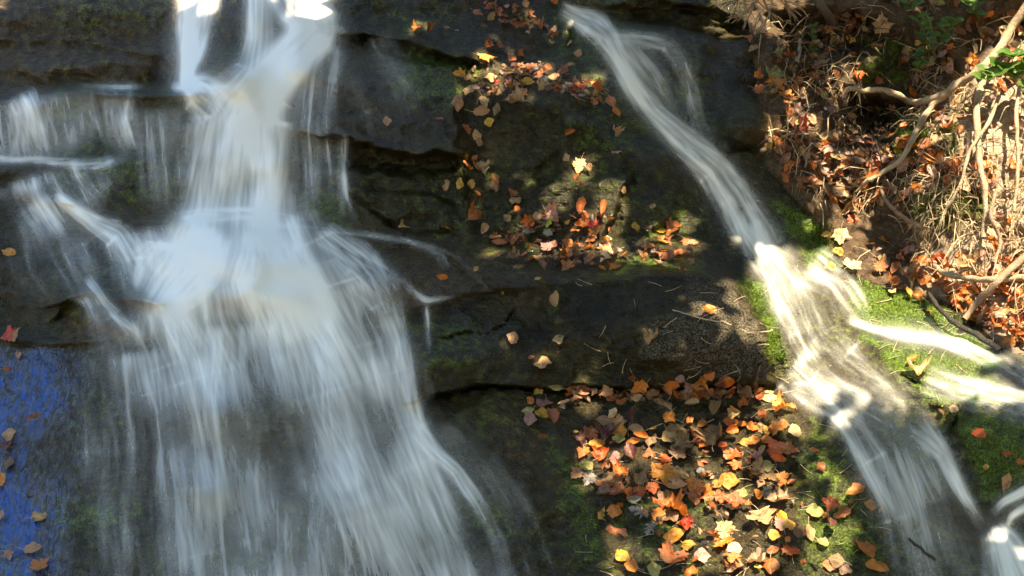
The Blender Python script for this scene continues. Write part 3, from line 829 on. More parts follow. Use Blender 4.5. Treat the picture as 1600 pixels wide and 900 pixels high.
def leaf_mesh(kind, seed, curl):
    r = random.Random(seed)
    o = outline('o' if kind == 'c' else kind, r)
    n = len(o); cx, cy = 0.0, 0.42
    rings = [1.0, 0.68, 0.34]
    co = []
    for s_ in rings:
        co += [(cx + (x - cx) * s_, cy + (y - cy) * s_) for x, y in o]
    co.append((cx, cy))
    tris, quads = [], []
    for k in range(2):
        for i in range(n): quads.append((k * n + i, k * n + (i + 1) % n, (k + 1) * n + (i + 1) % n, (k + 1) * n + i))
    for i in range(n): tris.append((2 * n + i, 2 * n + (i + 1) % n, 3 * n))
    p1, p2, a1, a2, a3 = r.uniform(0, 6), r.uniform(0, 6), r.uniform(.6, 1.3), r.uniform(-.5, 1), r.uniform(-1, 1)
    vs_ = []; vein = []
    for x, y in co:
        z = curl * (a1 * 1.6 * x * x + a2 * .7 * (y - .4) ** 2 + a3 * .35 * x * (y - .4)) + .05 * curl / .3 * math.sin(9 * x + p1) * math.sin(7 * y + p2) + .015 * math.sin(23 * x + p2) * math.sin(19 * y)
        z += .10 * abs(x) * (1 if a2 > 0 else -1) * curl / .3
        if kind == 'c':
            t = abs(x) * 3.4 * (0.7 + .5 * a1); rr = .30
            xx = math.copysign(rr * math.sin(min(t, 2.4)), x); z += rr * (1 - math.cos(min(t, 2.4))); x2 = xx
            vs_.append((x2, y - .42, z + .25 * (y - .4) ** 2))
        else: vs_.append((x, y - .42, z))
        if kind == 'm':
            ang = math.atan2(x, y + .02); d = min(abs(ang - q) for q in (0, .72, -.72, 1.5, -1.5)); vein.append(max(0, 1 - d * math.hypot(x, y) * 22))
        else: vein.append(max(0, 1 - abs(x) * 26))
    me = np_mesh('fallen_leaf', vs_, quads, M_LEAF, True, tris)
    a = me.attributes.new('vein', 'FLOAT', 'POINT'); a.data.foreach_set('value', vein)
    a = me.attributes.new('leafco', 'FLOAT_VECTOR', 'POINT'); a.data.foreach_set('vector', np.array([(x, y, 0) for x, y in co], np.float32).ravel())
    return me
LM = {k: [leaf_mesh(k, 50 + 13 * i + ord(k), c) for i, c in enumerate(cs)] for k, cs in
      dict(m=(.30, .5, .2, .75, -.45, 1.0, -.8), o=(.25, .5, -.3, .15, .8, -.6), k=(.3, -.3), c=(.3, .4)).items()}
def stem_mesh(i):
    r = random.Random(i)
    b1, b2 = r.uniform(-.12, .12), r.uniform(.0, .10)
    v, f = tube_np([(0, -.36, .01), (b1 * .3, -.52, .01 + b2 * .4), (b1, -.70, .02 + b2), (b1 * 1.8, -.86, .02 + b2 * .8)], .014, .010, 5)
    return np_mesh('stem', [tuple(x) for x in v], f, M_STRAW)
SM = [stem_mesh(i) for i in range(4)]

SPOTS = """
840,613,14,15,Yo 870,603,26,10,Vo 898,613,46,26,Um 921,608,40,24,Um 951,604,22,12,Tm 974,608,14,14,Oo 940,624,18,12,Uo 989,585,12,18,Uc 998,600,32,26,Om 1021,608,14,12,Oo
1034,625,52,36,Bm 1041,606,22,10,Po 1047,598,26,18,Oo 1061,589,18,14,Mo 1074,598,24,18,Mm 1089,591,28,20,Gm 1091,612,26,20,Om 1074,619,40,20,Bo 1083,637,24,14,Tc 828,635,12,12,Oo
850,634,26,16,Mo 883,633,20,8,To 823,646,22,12,Vo 846,648,26,14,Yo 878,645,20,10,To 827,659,22,20,Mo 862,662,26,20,Uc 849,689,16,8,Uc 957,651,20,11,Co 991,655,14,22,Dc
947,659,30,16,Bo 966,662,26,18,Tm 993,671,24,14,To 968,677,30,20,Go 966,689,20,16,Vo 943,681,30,22,Dm 921,681,28,22,Um 906,691,20,16,Dm 898,683,10,9,Yo 930,696,30,13,Go
910,709,28,16,Om 941,714,30,20,Rm 961,718,16,18,Mo 986,717,28,22,Dc 987,695,24,10,Oo 1003,687,24,14,Oc 1017,687,20,16,Bo 1021,673,12,6,Yo 1044,655,26,20,Gm 1076,662,16,11,Oo
1053,672,26,14,Bo 1044,688,28,18,To 1064,681,18,22,To 1083,679,24,18,Dm 1064,698,36,20,Bm 1095,668,16,12,Gc 1093,691,24,14,Rm 1017,710,26,14,Um 1038,719,24,18,Rm 1059,710,34,18,Bm
921,734,16,14,Vo 1106,577,22,18,Oc 1136,593,24,20,Oo 1123,595,20,16,Mo 1121,608,26,12,Rm 1140,609,20,10,Ro 1162,610,24,13,Go 1186,609,22,12,Ro 1206,619,50,16,Co 1130,616,18,10,To
1186,630,16,13,Ro 1158,632,22,14,Om 1119,643,24,22,Bc 1147,648,22,11,Tm 1138,659,22,13,Oo 1157,661,24,14,Oo 1176,668,20,14,Oo 1193,653,14,16,Uo 1192,668,18,22,To 1202,670,16,16,Yo
1213,670,26,18,Gm 1225,665,18,15,Oo 1225,644,24,20,Om 1243,679,20,20,Co 1145,680,22,18,Oc 1162,690,28,16,Gm 1180,692,20,12,Oo 1197,689,20,12,Oo 1212,702,38,18,Rm 1236,704,32,18,Um
1221,725,26,16,Rc 1274,710,20,9,Uo 1281,733,16,12,Uo 1191,710,16,9,Tc 1130,703,16,14,Ro 1142,717,24,18,Rm 1149,731,28,14,Rm 1183,721,26,18,Mm 1198,730,20,18,Vo 1180,737,26,18,Tm
1119,685,46,26,Bm 1100,697,18,12,Oo 899,745,26,18,Tm 919,751,26,20,Sm 943,758,34,13,Uo 971,743,28,16,Om 958,751,30,18,Bo 1002,749,28,20,Bm 1026,739,34,22,Gm 1041,747,42,26,Gm
1051,760,42,16,To 942,775,24,16,Mm 964,772,30,22,Um 983,771,26,16,Oo 998,768,28,18,Ro 1019,766,26,20,Rm 1036,772,20,18,To 1045,780,22,20,Go 1030,785,34,22,Rm 1028,804,22,20,Oo
990,785,22,16,So 1002,804,40,28,Sk 1017,828,26,24,Sk 969,791,18,10,Oo 962,802,26,20,Go 940,804,22,10,Ym 960,825,56,36,Um 1058,802,28,22,Om 1047,809,28,20,Bo 1070,823,26,16,Em
1072,830,20,14,Ec 1055,838,42,18,Go 1077,855,24,14,Yo 972,870,28,18,Yo 987,892,24,18,Go 1022,892,22,22,Vo 1055,877,48,30,Um 1098,872,24,22,Po 1079,899,22,14,Oo 1132,836,38,26,Cm
1130,851,30,22,Om 1149,862,24,18,Co 1149,879,32,18,Om 1147,893,36,18,Pm 1085,764,30,16,Om 1087,777,20,24,Uo 1104,772,36,22,Om 1121,760,20,12,Go 1142,753,36,22,Go 1126,781,24,18,Rm
1147,785,30,14,Ro 1143,792,28,9,To 1095,735,14,11,Uo 1094,743,14,12,So 1097,752,14,10,Oo 1181,741,20,16,To 1188,760,16,14,Tm 1201,745,24,28,Bm 1223,755,24,20,Gm 1221,765,10,8,Oo
1159,777,24,12,Vo 1152,788,30,12,Rm 1183,784,20,18,Gc 1169,796,14,9,Oo 1201,780,20,16,Sm 1216,787,30,22,Bm 1193,815,42,24,Tm 1219,824,28,20,Pm 1209,838,20,16,Yo 1223,809,14,22,Yo
1236,822,20,14,Yo 1248,836,22,18,Bo 1264,833,18,24,To 1270,801,28,18,Vo 1290,807,12,12,Go 1298,792,28,18,Rm 1318,804,30,14,Uo 1329,788,14,8,Uo 1339,769,32,15,Go 1361,792,20,18,Go
1376,799,14,10,Oo 1295,826,24,15,Dc 1286,851,20,12,Vo 1206,863,24,12,Uo 1238,862,34,20,Rm 1230,849,10,9,Oo 1255,885,10,10,Uo 1350,858,30,24,Oo 1367,887,40,18,Go 1204,883,26,20,Uo
1182,879,22,18,Pm 1184,891,12,9,Yo 1297,885,26,18,Uo 1308,879,26,20,Bo 1320,894,20,16,Mo 759,91,24,18,Gm 761,71,14,13,Um 778,78,12,14,Uo 815,83,17,13,Oo 801,101,20,11,Ro
890,78,14,10,To 904,86,14,13,To 893,110,16,10,Yo 716,121,24,16,Ym 731,124,14,13,To 765,124,22,14,To 752,133,20,14,Tm 777,135,11,15,Em 731,143,18,16,To 776,146,16,15,To 744,145,14,12,Mo
714,160,18,28,To 756,160,14,22,To 776,171,12,22,Bo 751,177,28,18,To 763,192,18,14,Yo 803,160,16,28,Tm 810,141,11,8,Vo 815,150,20,14,Mm 797,131,8,16,Dc 812,112,22,16,Um
829,110,22,18,Um 816,120,18,16,Tm 823,131,22,14,Yo 842,120,24,16,Um 854,116,16,14,Uo 852,126,20,11,So 866,124,20,14,To 880,114,14,22,Uo 846,141,24,17,Tm 880,143,18,12,So
894,137,20,13,Um 914,126,16,12,Dm 905,141,24,14,Rm 926,139,28,18,Um 897,155,20,13,Pm 928,155,20,8,Yo 929,165,10,9,Oo 952,163,16,22,Uo 963,178,14,18,Oo 907,154,14,12,So
686,191,14,12,Uo 894,207,9,20,Oc 961,209,18,15,Tm 725,207,9,20,Uc 743,215,14,20,To 605,192,12,16,To 653,47,20,12,Om 672,50,18,10,Um 697,54,14,6,Oo 714,57,14,6,To
746,25,20,13,Um 763,15,13,10,Uo 780,20,18,13,Um 766,30,18,11,To 790,37,18,12,Um 810,44,18,11,Uo 824,57,11,7,To 840,47,20,12,Um 864,59,16,9,Ro 822,9,14,11,To
867,7,12,10,Oo 791,12,10,8,Po 775,3,16,8,Po 696,293,13,20,To 716,292,12,20,Yo 732,292,11,15,Yo 743,307,13,12,Oo 745,224,12,14,To 727,245,7,16,Yo 737,250,8,12,Oo
730,267,9,20,Oo 748,267,30,18,Tm 774,280,18,12,Go 773,293,14,20,Bo 801,301,18,18,Um 805,316,22,14,To 809,329,9,13,Oo 739,341,36,28,Um 756,364,18,20,Tc 693,361,8,26,Yo
886,249,12,16,To 905,262,30,20,Cm 922,265,14,11,To 901,277,12,12,Uo 909,292,11,15,Oo 963,239,18,11,Po 973,299,13,12,To 910,328,18,28,Uc 944,326,15,26,Uc 841,339,15,18,To
863,339,32,22,Pm 859,351,20,9,No 827,350,24,12,Rm 795,347,14,12,To 820,375,16,14,Oo 826,364,22,14,Sm 858,366,20,14,Sm 890,352,24,9,Yo 901,365,14,14,Oo 910,354,24,16,Um
928,354,24,18,Em 926,366,16,10,Oo 924,377,22,14,Um 950,379,16,10,Co 946,386,20,13,Oo 888,384,17,18,Oo 773,375,24,11,Um 782,382,26,10,Uo 798,384,24,11,Um 778,405,12,11,Oo
802,407,26,16,Bm 818,405,11,9,Oo 835,407,26,14,Bm 847,424,14,14,Bo 855,393,30,15,Mm 862,389,22,10,Oo 884,402,28,16,Um 887,422,26,20,Um 867,415,16,14,Bo 843,440,15,10,Yo
920,417,13,7,Oo 940,422,16,8,Oo 951,407,16,20,Cm 961,420,20,14,Om 975,403,14,16,Oo 1014,387,26,14,Um 994,361,18,12,Yo 1011,362,16,13,Bo 1030,362,24,11,Yo 1053,359,28,11,Um
1049,372,26,9,Oo 1036,380,28,10,Go 1078,379,26,16,Um 1081,390,16,12,Tm 1061,398,26,15,Um 1031,418,24,22,Po 1038,402,20,16,Um 1078,420,14,9,Tm 873,475,26,24,Tc 1019,323,11,11,To
789,448,20,11,Dm 785,458,11,5,Yo 800,533,20,20,To 872,533,22,13,To 845,567,28,22,To 830,560,10,10,Uo 1019,533,16,16,Tm 1108,490,26,14,Go 690,442,18,10,Oo 745,432,9,10,Yo
629,354,15,18,Tm 1313,372,34,20,Cm 1330,347,26,18,Rm 1291,375,18,9,Yo 1311,399,17,16,Yo 1295,420,17,15,Yo 1332,420,34,20,Cm 1321,442,14,10,Co 1379,380,28,12,Ym 1414,396,20,13,Rm
1357,384,17,12,Uo 1392,460,20,11,Co 1418,464,18,12,Yo 1435,469,18,13,Oo 1397,443,26,18,Om 1374,418,30,18,Um 1455,496,16,14,Oo 1424,570,24,9,Go 1434,587,38,15,Cm 1532,681,18,22,Ro
1570,708,18,11,Om 1586,721,16,9,Oo 1544,728,10,8,Yo 1570,753,16,30,To 1472,644,14,12,Co 1495,644,16,13,Co 15,397,28,13,Go 15,527,30,13,Em 28,532,22,10,Tm 30,557,15,9,Po
14,583,15,9,Oo 55,659,22,9,Uo 14,682,24,17,To 12,700,20,14,Um 15,724,16,18,Bo 4,750,18,22,Go 60,808,28,16,To 5,808,17,14,Po 50,860,30,16,To 65,885,26,20,Um 15,870,22,16,Mm
1225,153,28,15,Gm 1188,123,22,14,Om 1205,132,18,8,Go 1215,138,24,14,Um 1188,145,28,14,Um 1246,131,22,16,Um 1337,121,18,18,Rm 1251,206,34,26,Em 1269,191,14,18,To 1290,216,28,18,To
1208,219,22,18,Om 1225,236,32,15,To 1198,236,11,9,Yo 1232,256,28,20,Om 1323,236,28,14,To 1350,229,16,13,Oo 1293,250,24,12,Om 1276,263,34,16,Rm 1284,278,26,16,Oo 1323,255,16,16,To
1357,255,22,14,Um 1370,266,18,12,Rm 1391,251,28,20,Pm 1333,277,26,16,Mm 1387,290,28,14,Po 1465,251,36,22,Om 1499,250,30,20,Tm 1492,273,24,14,Rm 1519,270,28,18,Rm 1519,96,26,22,Gm
1381,36,36,20,Tm 1327,64,18,14,Yo 1289,71,11,9,Yo 1306,74,24,18,Tm 1435,69,11,11,Yo 1546,22,14,12,Oo 1580,20,14,13,Oo 1288,101,20,14,Tm 1269,101,12,10,Oo 1593,88,26,22,Om
1229,278,13,9,Go 1252,298,15,12,Ro 1497,470,30,18,Om 1530,500,30,18,Um 1560,515,32,16,Om 1585,490,26,18,Tm 1540,470,24,14,Om 1575,540,30,14,Gm 1470,440,24,12,Um 1515,410,28,14,Tm 1450,420,24,14,Um
"""
def zone(u, v):
    if u < 140: return ('on the blue-glinting wet rock', 'upper ledge', 1) if v > 500 else ('alone on the dark ledge beside the white fall', '', 0)
    if u >= 1180 and v < 335: return ('on the upper soil bank', 'black stone', 0)
    if u >= 1420 and v < 560: return ('in the drift under pale roots', 'bank top', 1)
    if u >= 1270 and 335 <= v < 480: return ('at the soil bank foot', 'bank top', 1)
    if u >= 1400 and v < 660: return ('on the sunlit mossy rock', 'soil bank', 1)
    if u >= 1500: return ('on the dark green rock', 'mossy rock', 1)
    if v < 68: return ('in the row above the dark face', 'white fall', 0)
    if v < 200 and u > 700: return ('in the upper face drift', 'white fall', 0)
    if v < 370 and u < 700: return ('on the face nearest the white fall', 'white fall', 0)
    if v < 335 and u < 830: return ('around the dark face crack', 'drift above', 1)
    if v < 335: return ('on the face beside the cascade', 'drift above', 1)
    if v < 390 and u < 980: return ('at the foot of the dark face', 'white fall', 0)
    if v < 430 and u > 980: return ('on the ledge end by the cascade', 'white fall', 0)
    if v < 462: return ('on the ledge behind the boulder', 'white fall', 0)
    if v < 582 and u < 1200 and not (u > 980 and v > 575): return ('stuck to the boulder', 'white fall', 0)
    if v < 632: return ('in the boulder foot drift', 'white fall', 0)
    if u < 1000 and v < 725: return ("on the slab's mossy shoulder", 'boulder', 1)
    if u < 1115 and v < 725: return ('below the boulder foot drift', 'boulder', 1)
    if v < 725: return ('below the forked twig', 'forked twig', 1)
    if u < 1080: return ('in the lower slab heap', 'boulder', 1)
    if u < 1180: return ('in the sunny slab heap', 'boulder', 1)
    if u < 1262: return ('on the slab past the sunny heap', 'boulder', 1)
    return ('beside the clear runnel', 'runnel head', 1)
ORD = 'first second third fourth fifth sixth seventh eighth ninth tenth eleventh twelfth'.split()
rl = random.Random(3)
ents = []
for tok in SPOTS.split():
    a = tok.split(',')
    ents.append((float(a[0]), float(a[1]), float(a[2]), float(a[3]), a[4][0], a[4][1]))
def size_word(s): return 'small ' if s < 17 else ('large ' if s > 31 else '')
def put_leaf(e, mesh_of=None):
    u, v, w_, h_, c, k = e
    d = dist(u, v); px = d / FPX
    n = nrm(u, v)
    lean = 0.18 if k in 'ok' else 0.26
    n = (n + Vector((rl.gauss(0, lean), rl.gauss(0, lean), rl.gauss(0, lean) + .05))).normalized()
    ex = (RIGHT - n * RIGHT.dot(n)).normalized(); ey = n.cross(ex)
    fs = max(.5, abs(ey.dot(UPV)))
    if k == 'm' or k == 'k':
        Lw = max(w_ / 1.02, h_ / fs * .95) * px * 0.90; wx = Lw; ang = rl.uniform(0, 2 * math.pi)
        if k == 'm': wx *= rl.uniform(.85, 1.1)
    else:
        ww, hh = w_, h_ / fs
        Lw = max(ww, hh) * px * .98; wx = min(ww, hh) * px / .64
        if k == 'c': wx *= .8
        ang = (math.pi / 2 if ww > hh else 0) + rl.uniform(-.4, .4) + (math.pi if rl.random() < .5 else 0)
    ax = ex * math.cos(ang) + ey * math.sin(ang); ay = n.cross(ax)
    lift = .006 + rl.uniform(0, .012) + (.012 if k == 'c' else 0)
    me = LM[k][rl.randrange(len(LM[k]))]
    o = link('fallen_leaf', me)
    m = Matrix((ax * wx, ay * Lw, n * (0.5 * (wx + Lw)))).transposed().to_4x4()
    m.translation = at(u, v, lift)
    o.matrix_world = m
    t = TINT[c][1]; j = rl.uniform(.8, 1.2); hsh = rl.uniform(.88, 1.12)
    o.color = (min(.8, t[0] * j), min(.75, t[1] * j * hsh), t[2] * j, 1)
    if k == 'm' or (k == 'o' and max(w_, h_) >= 22 and rl.random() < .5):
        s_ = link('stem', SM[rl.randrange(4)], o)
    return o
ents.sort(key=lambda e: -e[2] * e[3])
singles, rest = ents[:298], ents[298:]
groups = {}
for e in singles:
    z = zone(e[0], e[1])
    groups.setdefault((size_word(max(e[2], e[3])) + TINT[e[4]][0] + ' ' + KIND[e[5]] + ' ' + z[0], z[1], z[2]), []).append(e)
for (lab, mark, axis), es in groups.items():
    es.sort(key=lambda e: e[axis] if not lab.endswith('narrow cascade') else e[1])
    if 'upper soil bank' in lab: es.sort(key=lambda e: math.hypot(e[0] - 1160, e[1] - 188))
    for i, e in enumerate(es):
        full = lab if len(es) == 1 else lab + ', ' + ORD[i] + (' from the ' + mark if mark else '')
        o = put_leaf(e)
        tag(o, full, 'leaf', 'fallen autumn leaves')
# ------------------------------------------------------------------ roots, sticks and plants on the bank
def path3(pts): return [free(p[0], p[1], (p[2] if len(p) > 2 else .02) * 1.3 + .025) for p in pts]
def densify(ps, k=5):
    ps = [Vector(p) for p in ps]; out = []
    n = len(ps)
    for i in range(n - 1):
        p0, p1, p2, p3 = ps[max(i - 1, 0)], ps[i], ps[i + 1], ps[min(i + 2, n - 1)]
        for j in range(k):
            t = j / k
            out.append(.5 * ((2 * p1) + (p2 - p0) * t + (2 * p0 - 5 * p1 + 4 * p2 - p3) * t * t + (3 * p1 - p0 - 3 * p2 + p3) * t ** 3))
    out.append(ps[-1]); return out
def stick(name, label, cat, runs, mat, group=None):
    """runs: list of (points, r0 px, r1 px); the first is the stem, the others fork off it"""
    o0 = at(*runs[0][0][0][:2])
    root = None
    for i, (pts, r0, r1) in enumerate(runs):
        d = dist(pts[0][0], pts[0][1]) / FPX
        ps = densify(path3(pts), 4)
        ps = [p + Vector((random.gauss(0, .0016), random.gauss(0, .0016), random.gauss(0, .0016))) for p in ps]
        v, f = tube_np(ps, r0 * d * .82, r1 * d * .82, 8)
        v = [tuple(p - o0) for p in v]
        if root is None:
            root = link(name, np_mesh(name, v, f, mat)); root.location = o0
            tag(root, label, cat, group)
        else: link('fork', np_mesh('fork', v, f, mat), root)
    return root
RG = 'roots and sticks on the bank'
stick('root', 'long pale curving root spanning the upper soil bank', 'root', [
    ([(1318, 150, .0), (1328, 138, .03), (1350, 142, .05), (1375, 140, .06), (1398, 147, .06), (1422, 158, .06), (1445, 158, .06), (1475, 146, .07), (1500, 130, .08), (1530, 110, .09), (1560, 78, .1), (1585, 36, .1), (1620, -10, .1), (1660, -60, .05)], 4.5, 9),
    ([(1484, 142, .07), (1458, 164, .06), (1437, 192, .06), (1425, 220, .05), (1410, 245, .04), (1380, 270, .03), (1355, 282, .02), (1340, 302, .0)], 6.5, 3.5)], M_ROOT, RG)
stick('stick', 'bleached branch lying level in the sunlit drift below the roots', 'stick', [([(1462, 416, .02), (1476, 428, .04), (1510, 434, .05), (1555, 437, .06), (1600, 434, .07), (1700, 430, .08)], 5, 6.5)], M_ROOT, RG)
stick('stick', 'brown stick leaning diagonally across the bleached branch', 'stick', [([(1506, 500, .02), (1530, 470, .05), (1560, 440, .08), (1600, 402, .09), (1680, 320, .1)], 5.5, 8)], M_TWIG, RG)
stick('stick', 'dark wet stick between the mossy rock and the leaf drift', 'stick', [([(1450, 456, .03), (1464, 478, .04), (1486, 500, .04), (1512, 516, .04), (1540, 532, .03), (1562, 548, .01)], 4, 6)], M_DARKWOOD, RG)
stick('root', 'thin dark root looping down the bank below the pale root', 'root', [([(1376, 296, .02), (1386, 315, .05), (1402, 332, .06), (1420, 344, .05), (1442, 356, .02)], 3, 4.5)], M_TWIG, RG)
stick('root', 'stout upright root at the sunlit edge of the bank', 'root', [([(1545, 96, .05), (1530, 150, .06), (1527, 200, .06), (1532, 260, .05), (1540, 320, .04), (1536, 372, .01)], 7, 5)], M_ROOT, RG)
stick('root', 'straight thin root hanging beside the stout upright root', 'root', [([(1592, 130, .06), (1588, 190, .08), (1590, 250, .07), (1584, 330, .05)], 4, 3)], M_ROOT, RG)
stick('root', 'crooked root descending into the bleached branch', 'root', [([(1556, 300, .05), (1548, 340, .06), (1562, 372, .05), (1552, 410, .03)], 4, 3.5)], M_TWIG, RG)
stick('root', 'sunlit sloping root right under the green seedling leaves', 'root', [([(1560, 150, .05), (1545, 190, .08), (1515, 235, .06), (1500, 290, .05), (1478, 330, .03)], 4, 2.5)], M_ROOT, RG)
stick('root', 'forked rootlet standing among leaves below the red maple leaf', 'root', [
    ([(1258, 262, .0), (1262, 240, .02), (1266, 222, .04), (1264, 212, .05)], 2.2, 2), ([(1266, 222, .04), (1282, 231, .03), (1300, 229, .01)], 1.8, 1.2)], M_TWIG, RG)
stick('stick', 'short pale stub poking from the shaded bank', 'stick', [([(1250, 62, .05), (1249, 80, .06), (1243, 98, .05)], 3, 4)], M_ROOT, RG)
stick('stick', 'mossy dark sapling stem in the shade above the bank', 'stick', [([(1266, -30, .08), (1284, 8, .09), (1300, 35, .07)], 7, 9)], M_BARK, RG)
stick('stick', 'black wet stick at the lower edge of the leafy slab', 'stick', [([(1420, 842, .01), (1440, 858, .02), (1462, 876, .01)], 2.5, 3)], M_DARKWOOD, RG)
stick('twig', 'small black forked twig standing where boulder meets cascade', 'twig', [
    ([(1176, 603, .0), (1179, 590, .04), (1186, 570, .09)], 6.5, 4), ([(1180, 592, .03), (1196, 585, .06), (1208, 570, .09)], 5.5, 3.5)], M_DARKWOOD)
stick('leaf_stalk', 'long red and yellow leaf stalk across the boulder shoulder', 'stalk', [([(1050, 484, .01), (1075, 491, .015), (1110, 500, .015), (1142, 506, .01)], .9, 1.3)], M_STRAW)
stick('leaf_stalk', 'yellow leaf stalk on the green side of the boulder', 'stalk', [([(1158, 514, .01), (1180, 521, .02), (1206, 516, .02)], .9, 1.3)], M_STRAW)
# dead conifer spray hanging into the top of the view
rt = random.Random(12)
def spray():
    o0 = free(1190, 0, .3)
    parts = []
    base = [free(1200, -90, .5), free(1196, -40, .42), free(1190, -8, .34)]
    parts.append(tube_np(densify(base), .010, .006, 6))
    for k in range(13):
        u0 = 1185 + rt.uniform(-25, 30); v0 = rt.uniform(-45, -5)
        u1 = 1125 + 125 * k / 12 + rt.uniform(-8, 8); v1 = 14 + 30 * math.sin(math.pi * (k + 1.5) / 15) + rt.uniform(-10, 8)
        a, b = free(u0, v0, .36), free(u1, v1, .30 + rt.uniform(-.03, .05))
        m = a.lerp(b, .5) + Vector((rt.gauss(0, .012), rt.gauss(0, .02), rt.gauss(0, .01)))
        ps = densify([a, m, b], 5); parts.append(tube_np(ps, 0.0034, .0016, 5))
        for q in range(5):
            i = rt.randrange(3, len(ps) - 1); p = ps[i]; d = (ps[i + 1] - ps[i]).normalized()
            e = p + d * rt.uniform(.02, .05) + Vector((rt.gauss(0, .026), rt.gauss(0, .02), rt.gauss(0, .012)))
            parts.append(tube_np([p, p.lerp(e, .5) + Vector((0, 0, .004)), e], .0026, .0014, 4))
    v, f = join(parts)
    o = link('dead_twig', np_mesh('dead_twig', np.array(v) - np.array(o0), f, M_ROOT)); o.location = o0
    tag(o, 'bare pinkish dead conifer twig hanging over the top of the bank', 'twig')
spray()
# fine rootlets and dry stems
def strands(n, polyg, lmin, lmax, r_, mat, name, label, seed, hang=.7, lift=.03, flat=False):
    r = random.Random(seed); parts = []
    us_ = [p[0] for p in polyg]; vs2 = [p[1] for p in polyg]
    while len(parts) < n:
        u, v = r.uniform(min(us_), max(us_)), r.uniform(min(vs2), max(vs2))
        if not bool(inside(np.array([u]), np.array([v]), polyg)[0]): continue
        a = r.uniform(0, 2 * math.pi); l = r.uniform(lmin, lmax)
        du, dv = math.cos(a) * l, abs(math.sin(a)) * l * (1 if r.random() < hang else -1)
        if flat: du, dv = math.cos(a) * l, math.sin(a) * l * .7
        k1, k2 = r.uniform(-.3, .3) * l, r.uniform(-.3, .3) * l
        if flat: k1 *= .25; k2 *= .25
        lf = (r.uniform(.002, lift), r.uniform(.002, lift), r.uniform(.002, lift))
        ps = [at(u, v, lf[0]), at(u + du * .5 + k1, v + dv * .5 + k2, lf[1]), at(u + du, v + dv, lf[2])]
        parts.append(tube_np(densify(ps, 3), r_ * r.uniform(.6, 1.5), r_ * .5, 4))
    v, f = join(parts)
    return tag(link(name, np_mesh(name, v, f, mat)), label, kind='stuff')
strands(170, [(1200, 40), (1600, 0), (1800, 0), (1800, 540), (1560, 530), (1440, 450), (1330, 400), (1260, 260)], 12, 55, .0015, M_STRAW, 'rootlets', 'tangle of fine pale rootlets and dry stems on the bank', 4, .75, .06)
strands(110, [(1420, 180), (1700, 100), (1700, 520), (1480, 460)], 20, 75, .0024, M_ROOT, 'rootlets', 'sunlit mesh of bleached roots along the bank edge', 5, .8, .09)
strands(110, [(1180, 20), (1420, 20), (1420, 300), (1260, 300)], 15, 50, .0025, M_DARKWOOD, 'rootlets', 'dark rotting stems in the shaded part of the bank', 6, .6, .05)
strands(110, [(860, 440), (1200, 440), (1330, 640), (1420, 900), (900, 900), (960, 620)], 12, 34, .0011, M_STRAW, 'needles', 'scattered pale pine needles on boulder and slab', 8, .5, .006, True)
strands(40, [(1330, 440), (1500, 470), (1560, 640), (1400, 620)], 14, 34, .0013, M_STRAW, 'needles', 'scattered pine needles on the sunlit mossy rock', 9, .5, .006, True)
# leaf litter packed on the bank
M_LITTER = None
def litter_material():
    t = NT('leaf_litter')
    col = t.n('Attribute', _attribute_name='tint').outputs['Color']
    pos = t.n('NewGeometry').outputs['Position']
    n1 = t.noise(pos, 70.0, 3, 0.6)
    cc = t.mix(t.rng(n1, .4, .7), col, t.mix(1.0, col, c4(.45, .38, .34), 'MULTIPLY'))
    p = t.n('BsdfPrincipled', Base__Color=cc, Roughness=0.5)
    tl = t.n('BsdfTranslucent', Color=cc)
    mx = t.n('MixShader', Fac=.22, i1=p.outputs[0], i2=tl.outputs[0])
    t.t.links.new(mx.outputs[0], t.out.inputs[0]); return t.m
M_LITTER = litter_material()
def litter(name, label, items, seed):
    r = random.Random(seed); V_, Q_, T_, K_ = [], [], [], []; o = 0
    protos = {}
    for k in LM:
        for m in LM[k]:
            co = np.zeros(len(m.vertices) * 3, np.float32); m.vertices.foreach_get('co', co)
            protos.setdefault(k, []).append((co.reshape(-1, 3), [tuple(p.vertices) for p in m.polygons]))
    for (u, v, sz, asp, col, k) in items:
        d = dist(u, v); px = d / FPX; n = (nrm(u, v) + Vector((r.gauss(0, .4), r.gauss(0, .4), r.gauss(0, .4)))).normalized()
        ex = n.orthogonal().normalized(); a = r.uniform(0, 6.28); ax = ex * math.cos(a) + n.cross(ex) * math.sin(a); ay = n.cross(ax)
        co, fs = r.choice(protos[k]); s_ = sz * px
        M3 = np.array([tuple(ax * s_ * asp), tuple(ay * s_), tuple(n * s_)])
        V_.append(co @ M3 + np.array(at(u, v, r.uniform(.003, .03))))
        for f in fs: (Q_ if len(f) == 4 else T_).append(tuple(i + o for i in f))
        j = r.uniform(.7, 1.15); K_.append(np.tile((col[0] * j, col[1] * j, col[2] * j, 1), (len(co), 1))); o += len(co)
    me = np_mesh(name, np.concatenate(V_), Q_, M_LITTER, True, T_)
    ca = me.color_attributes.new('tint', 'FLOAT_COLOR', 'POINT'); ca.data.foreach_set('color', np.concatenate(K_).astype(np.float32).ravel())
    return tag(link(name, me), label, kind='stuff')
rr_ = random.Random(21)
items = []
def fill(n, polyg, cols, lo, hi):
    us_ = [p[0] for p in polyg]; vs2 = [p[1] for p in polyg]; c = 0
    while c < n:
        u, v = rr_.uniform(min(us_), max(us_)), rr_.uniform(min(vs2), max(vs2))
        if not bool(inside(np.array([u]), np.array([v]), polyg)[0]): continue
        items.append((u, v, rr_.uniform(lo, hi), rr_.uniform(.6, 1.1), TINT[rr_.choice(cols)][1], rr_.choice('moooc'))); c += 1
fill(330, [(1170, 60), (1420, -20), (1700, -40), (1700, 160), (1480, 230), (1330, 300), (1230, 290)], 'BBUUUTTMVO', 11, 27)
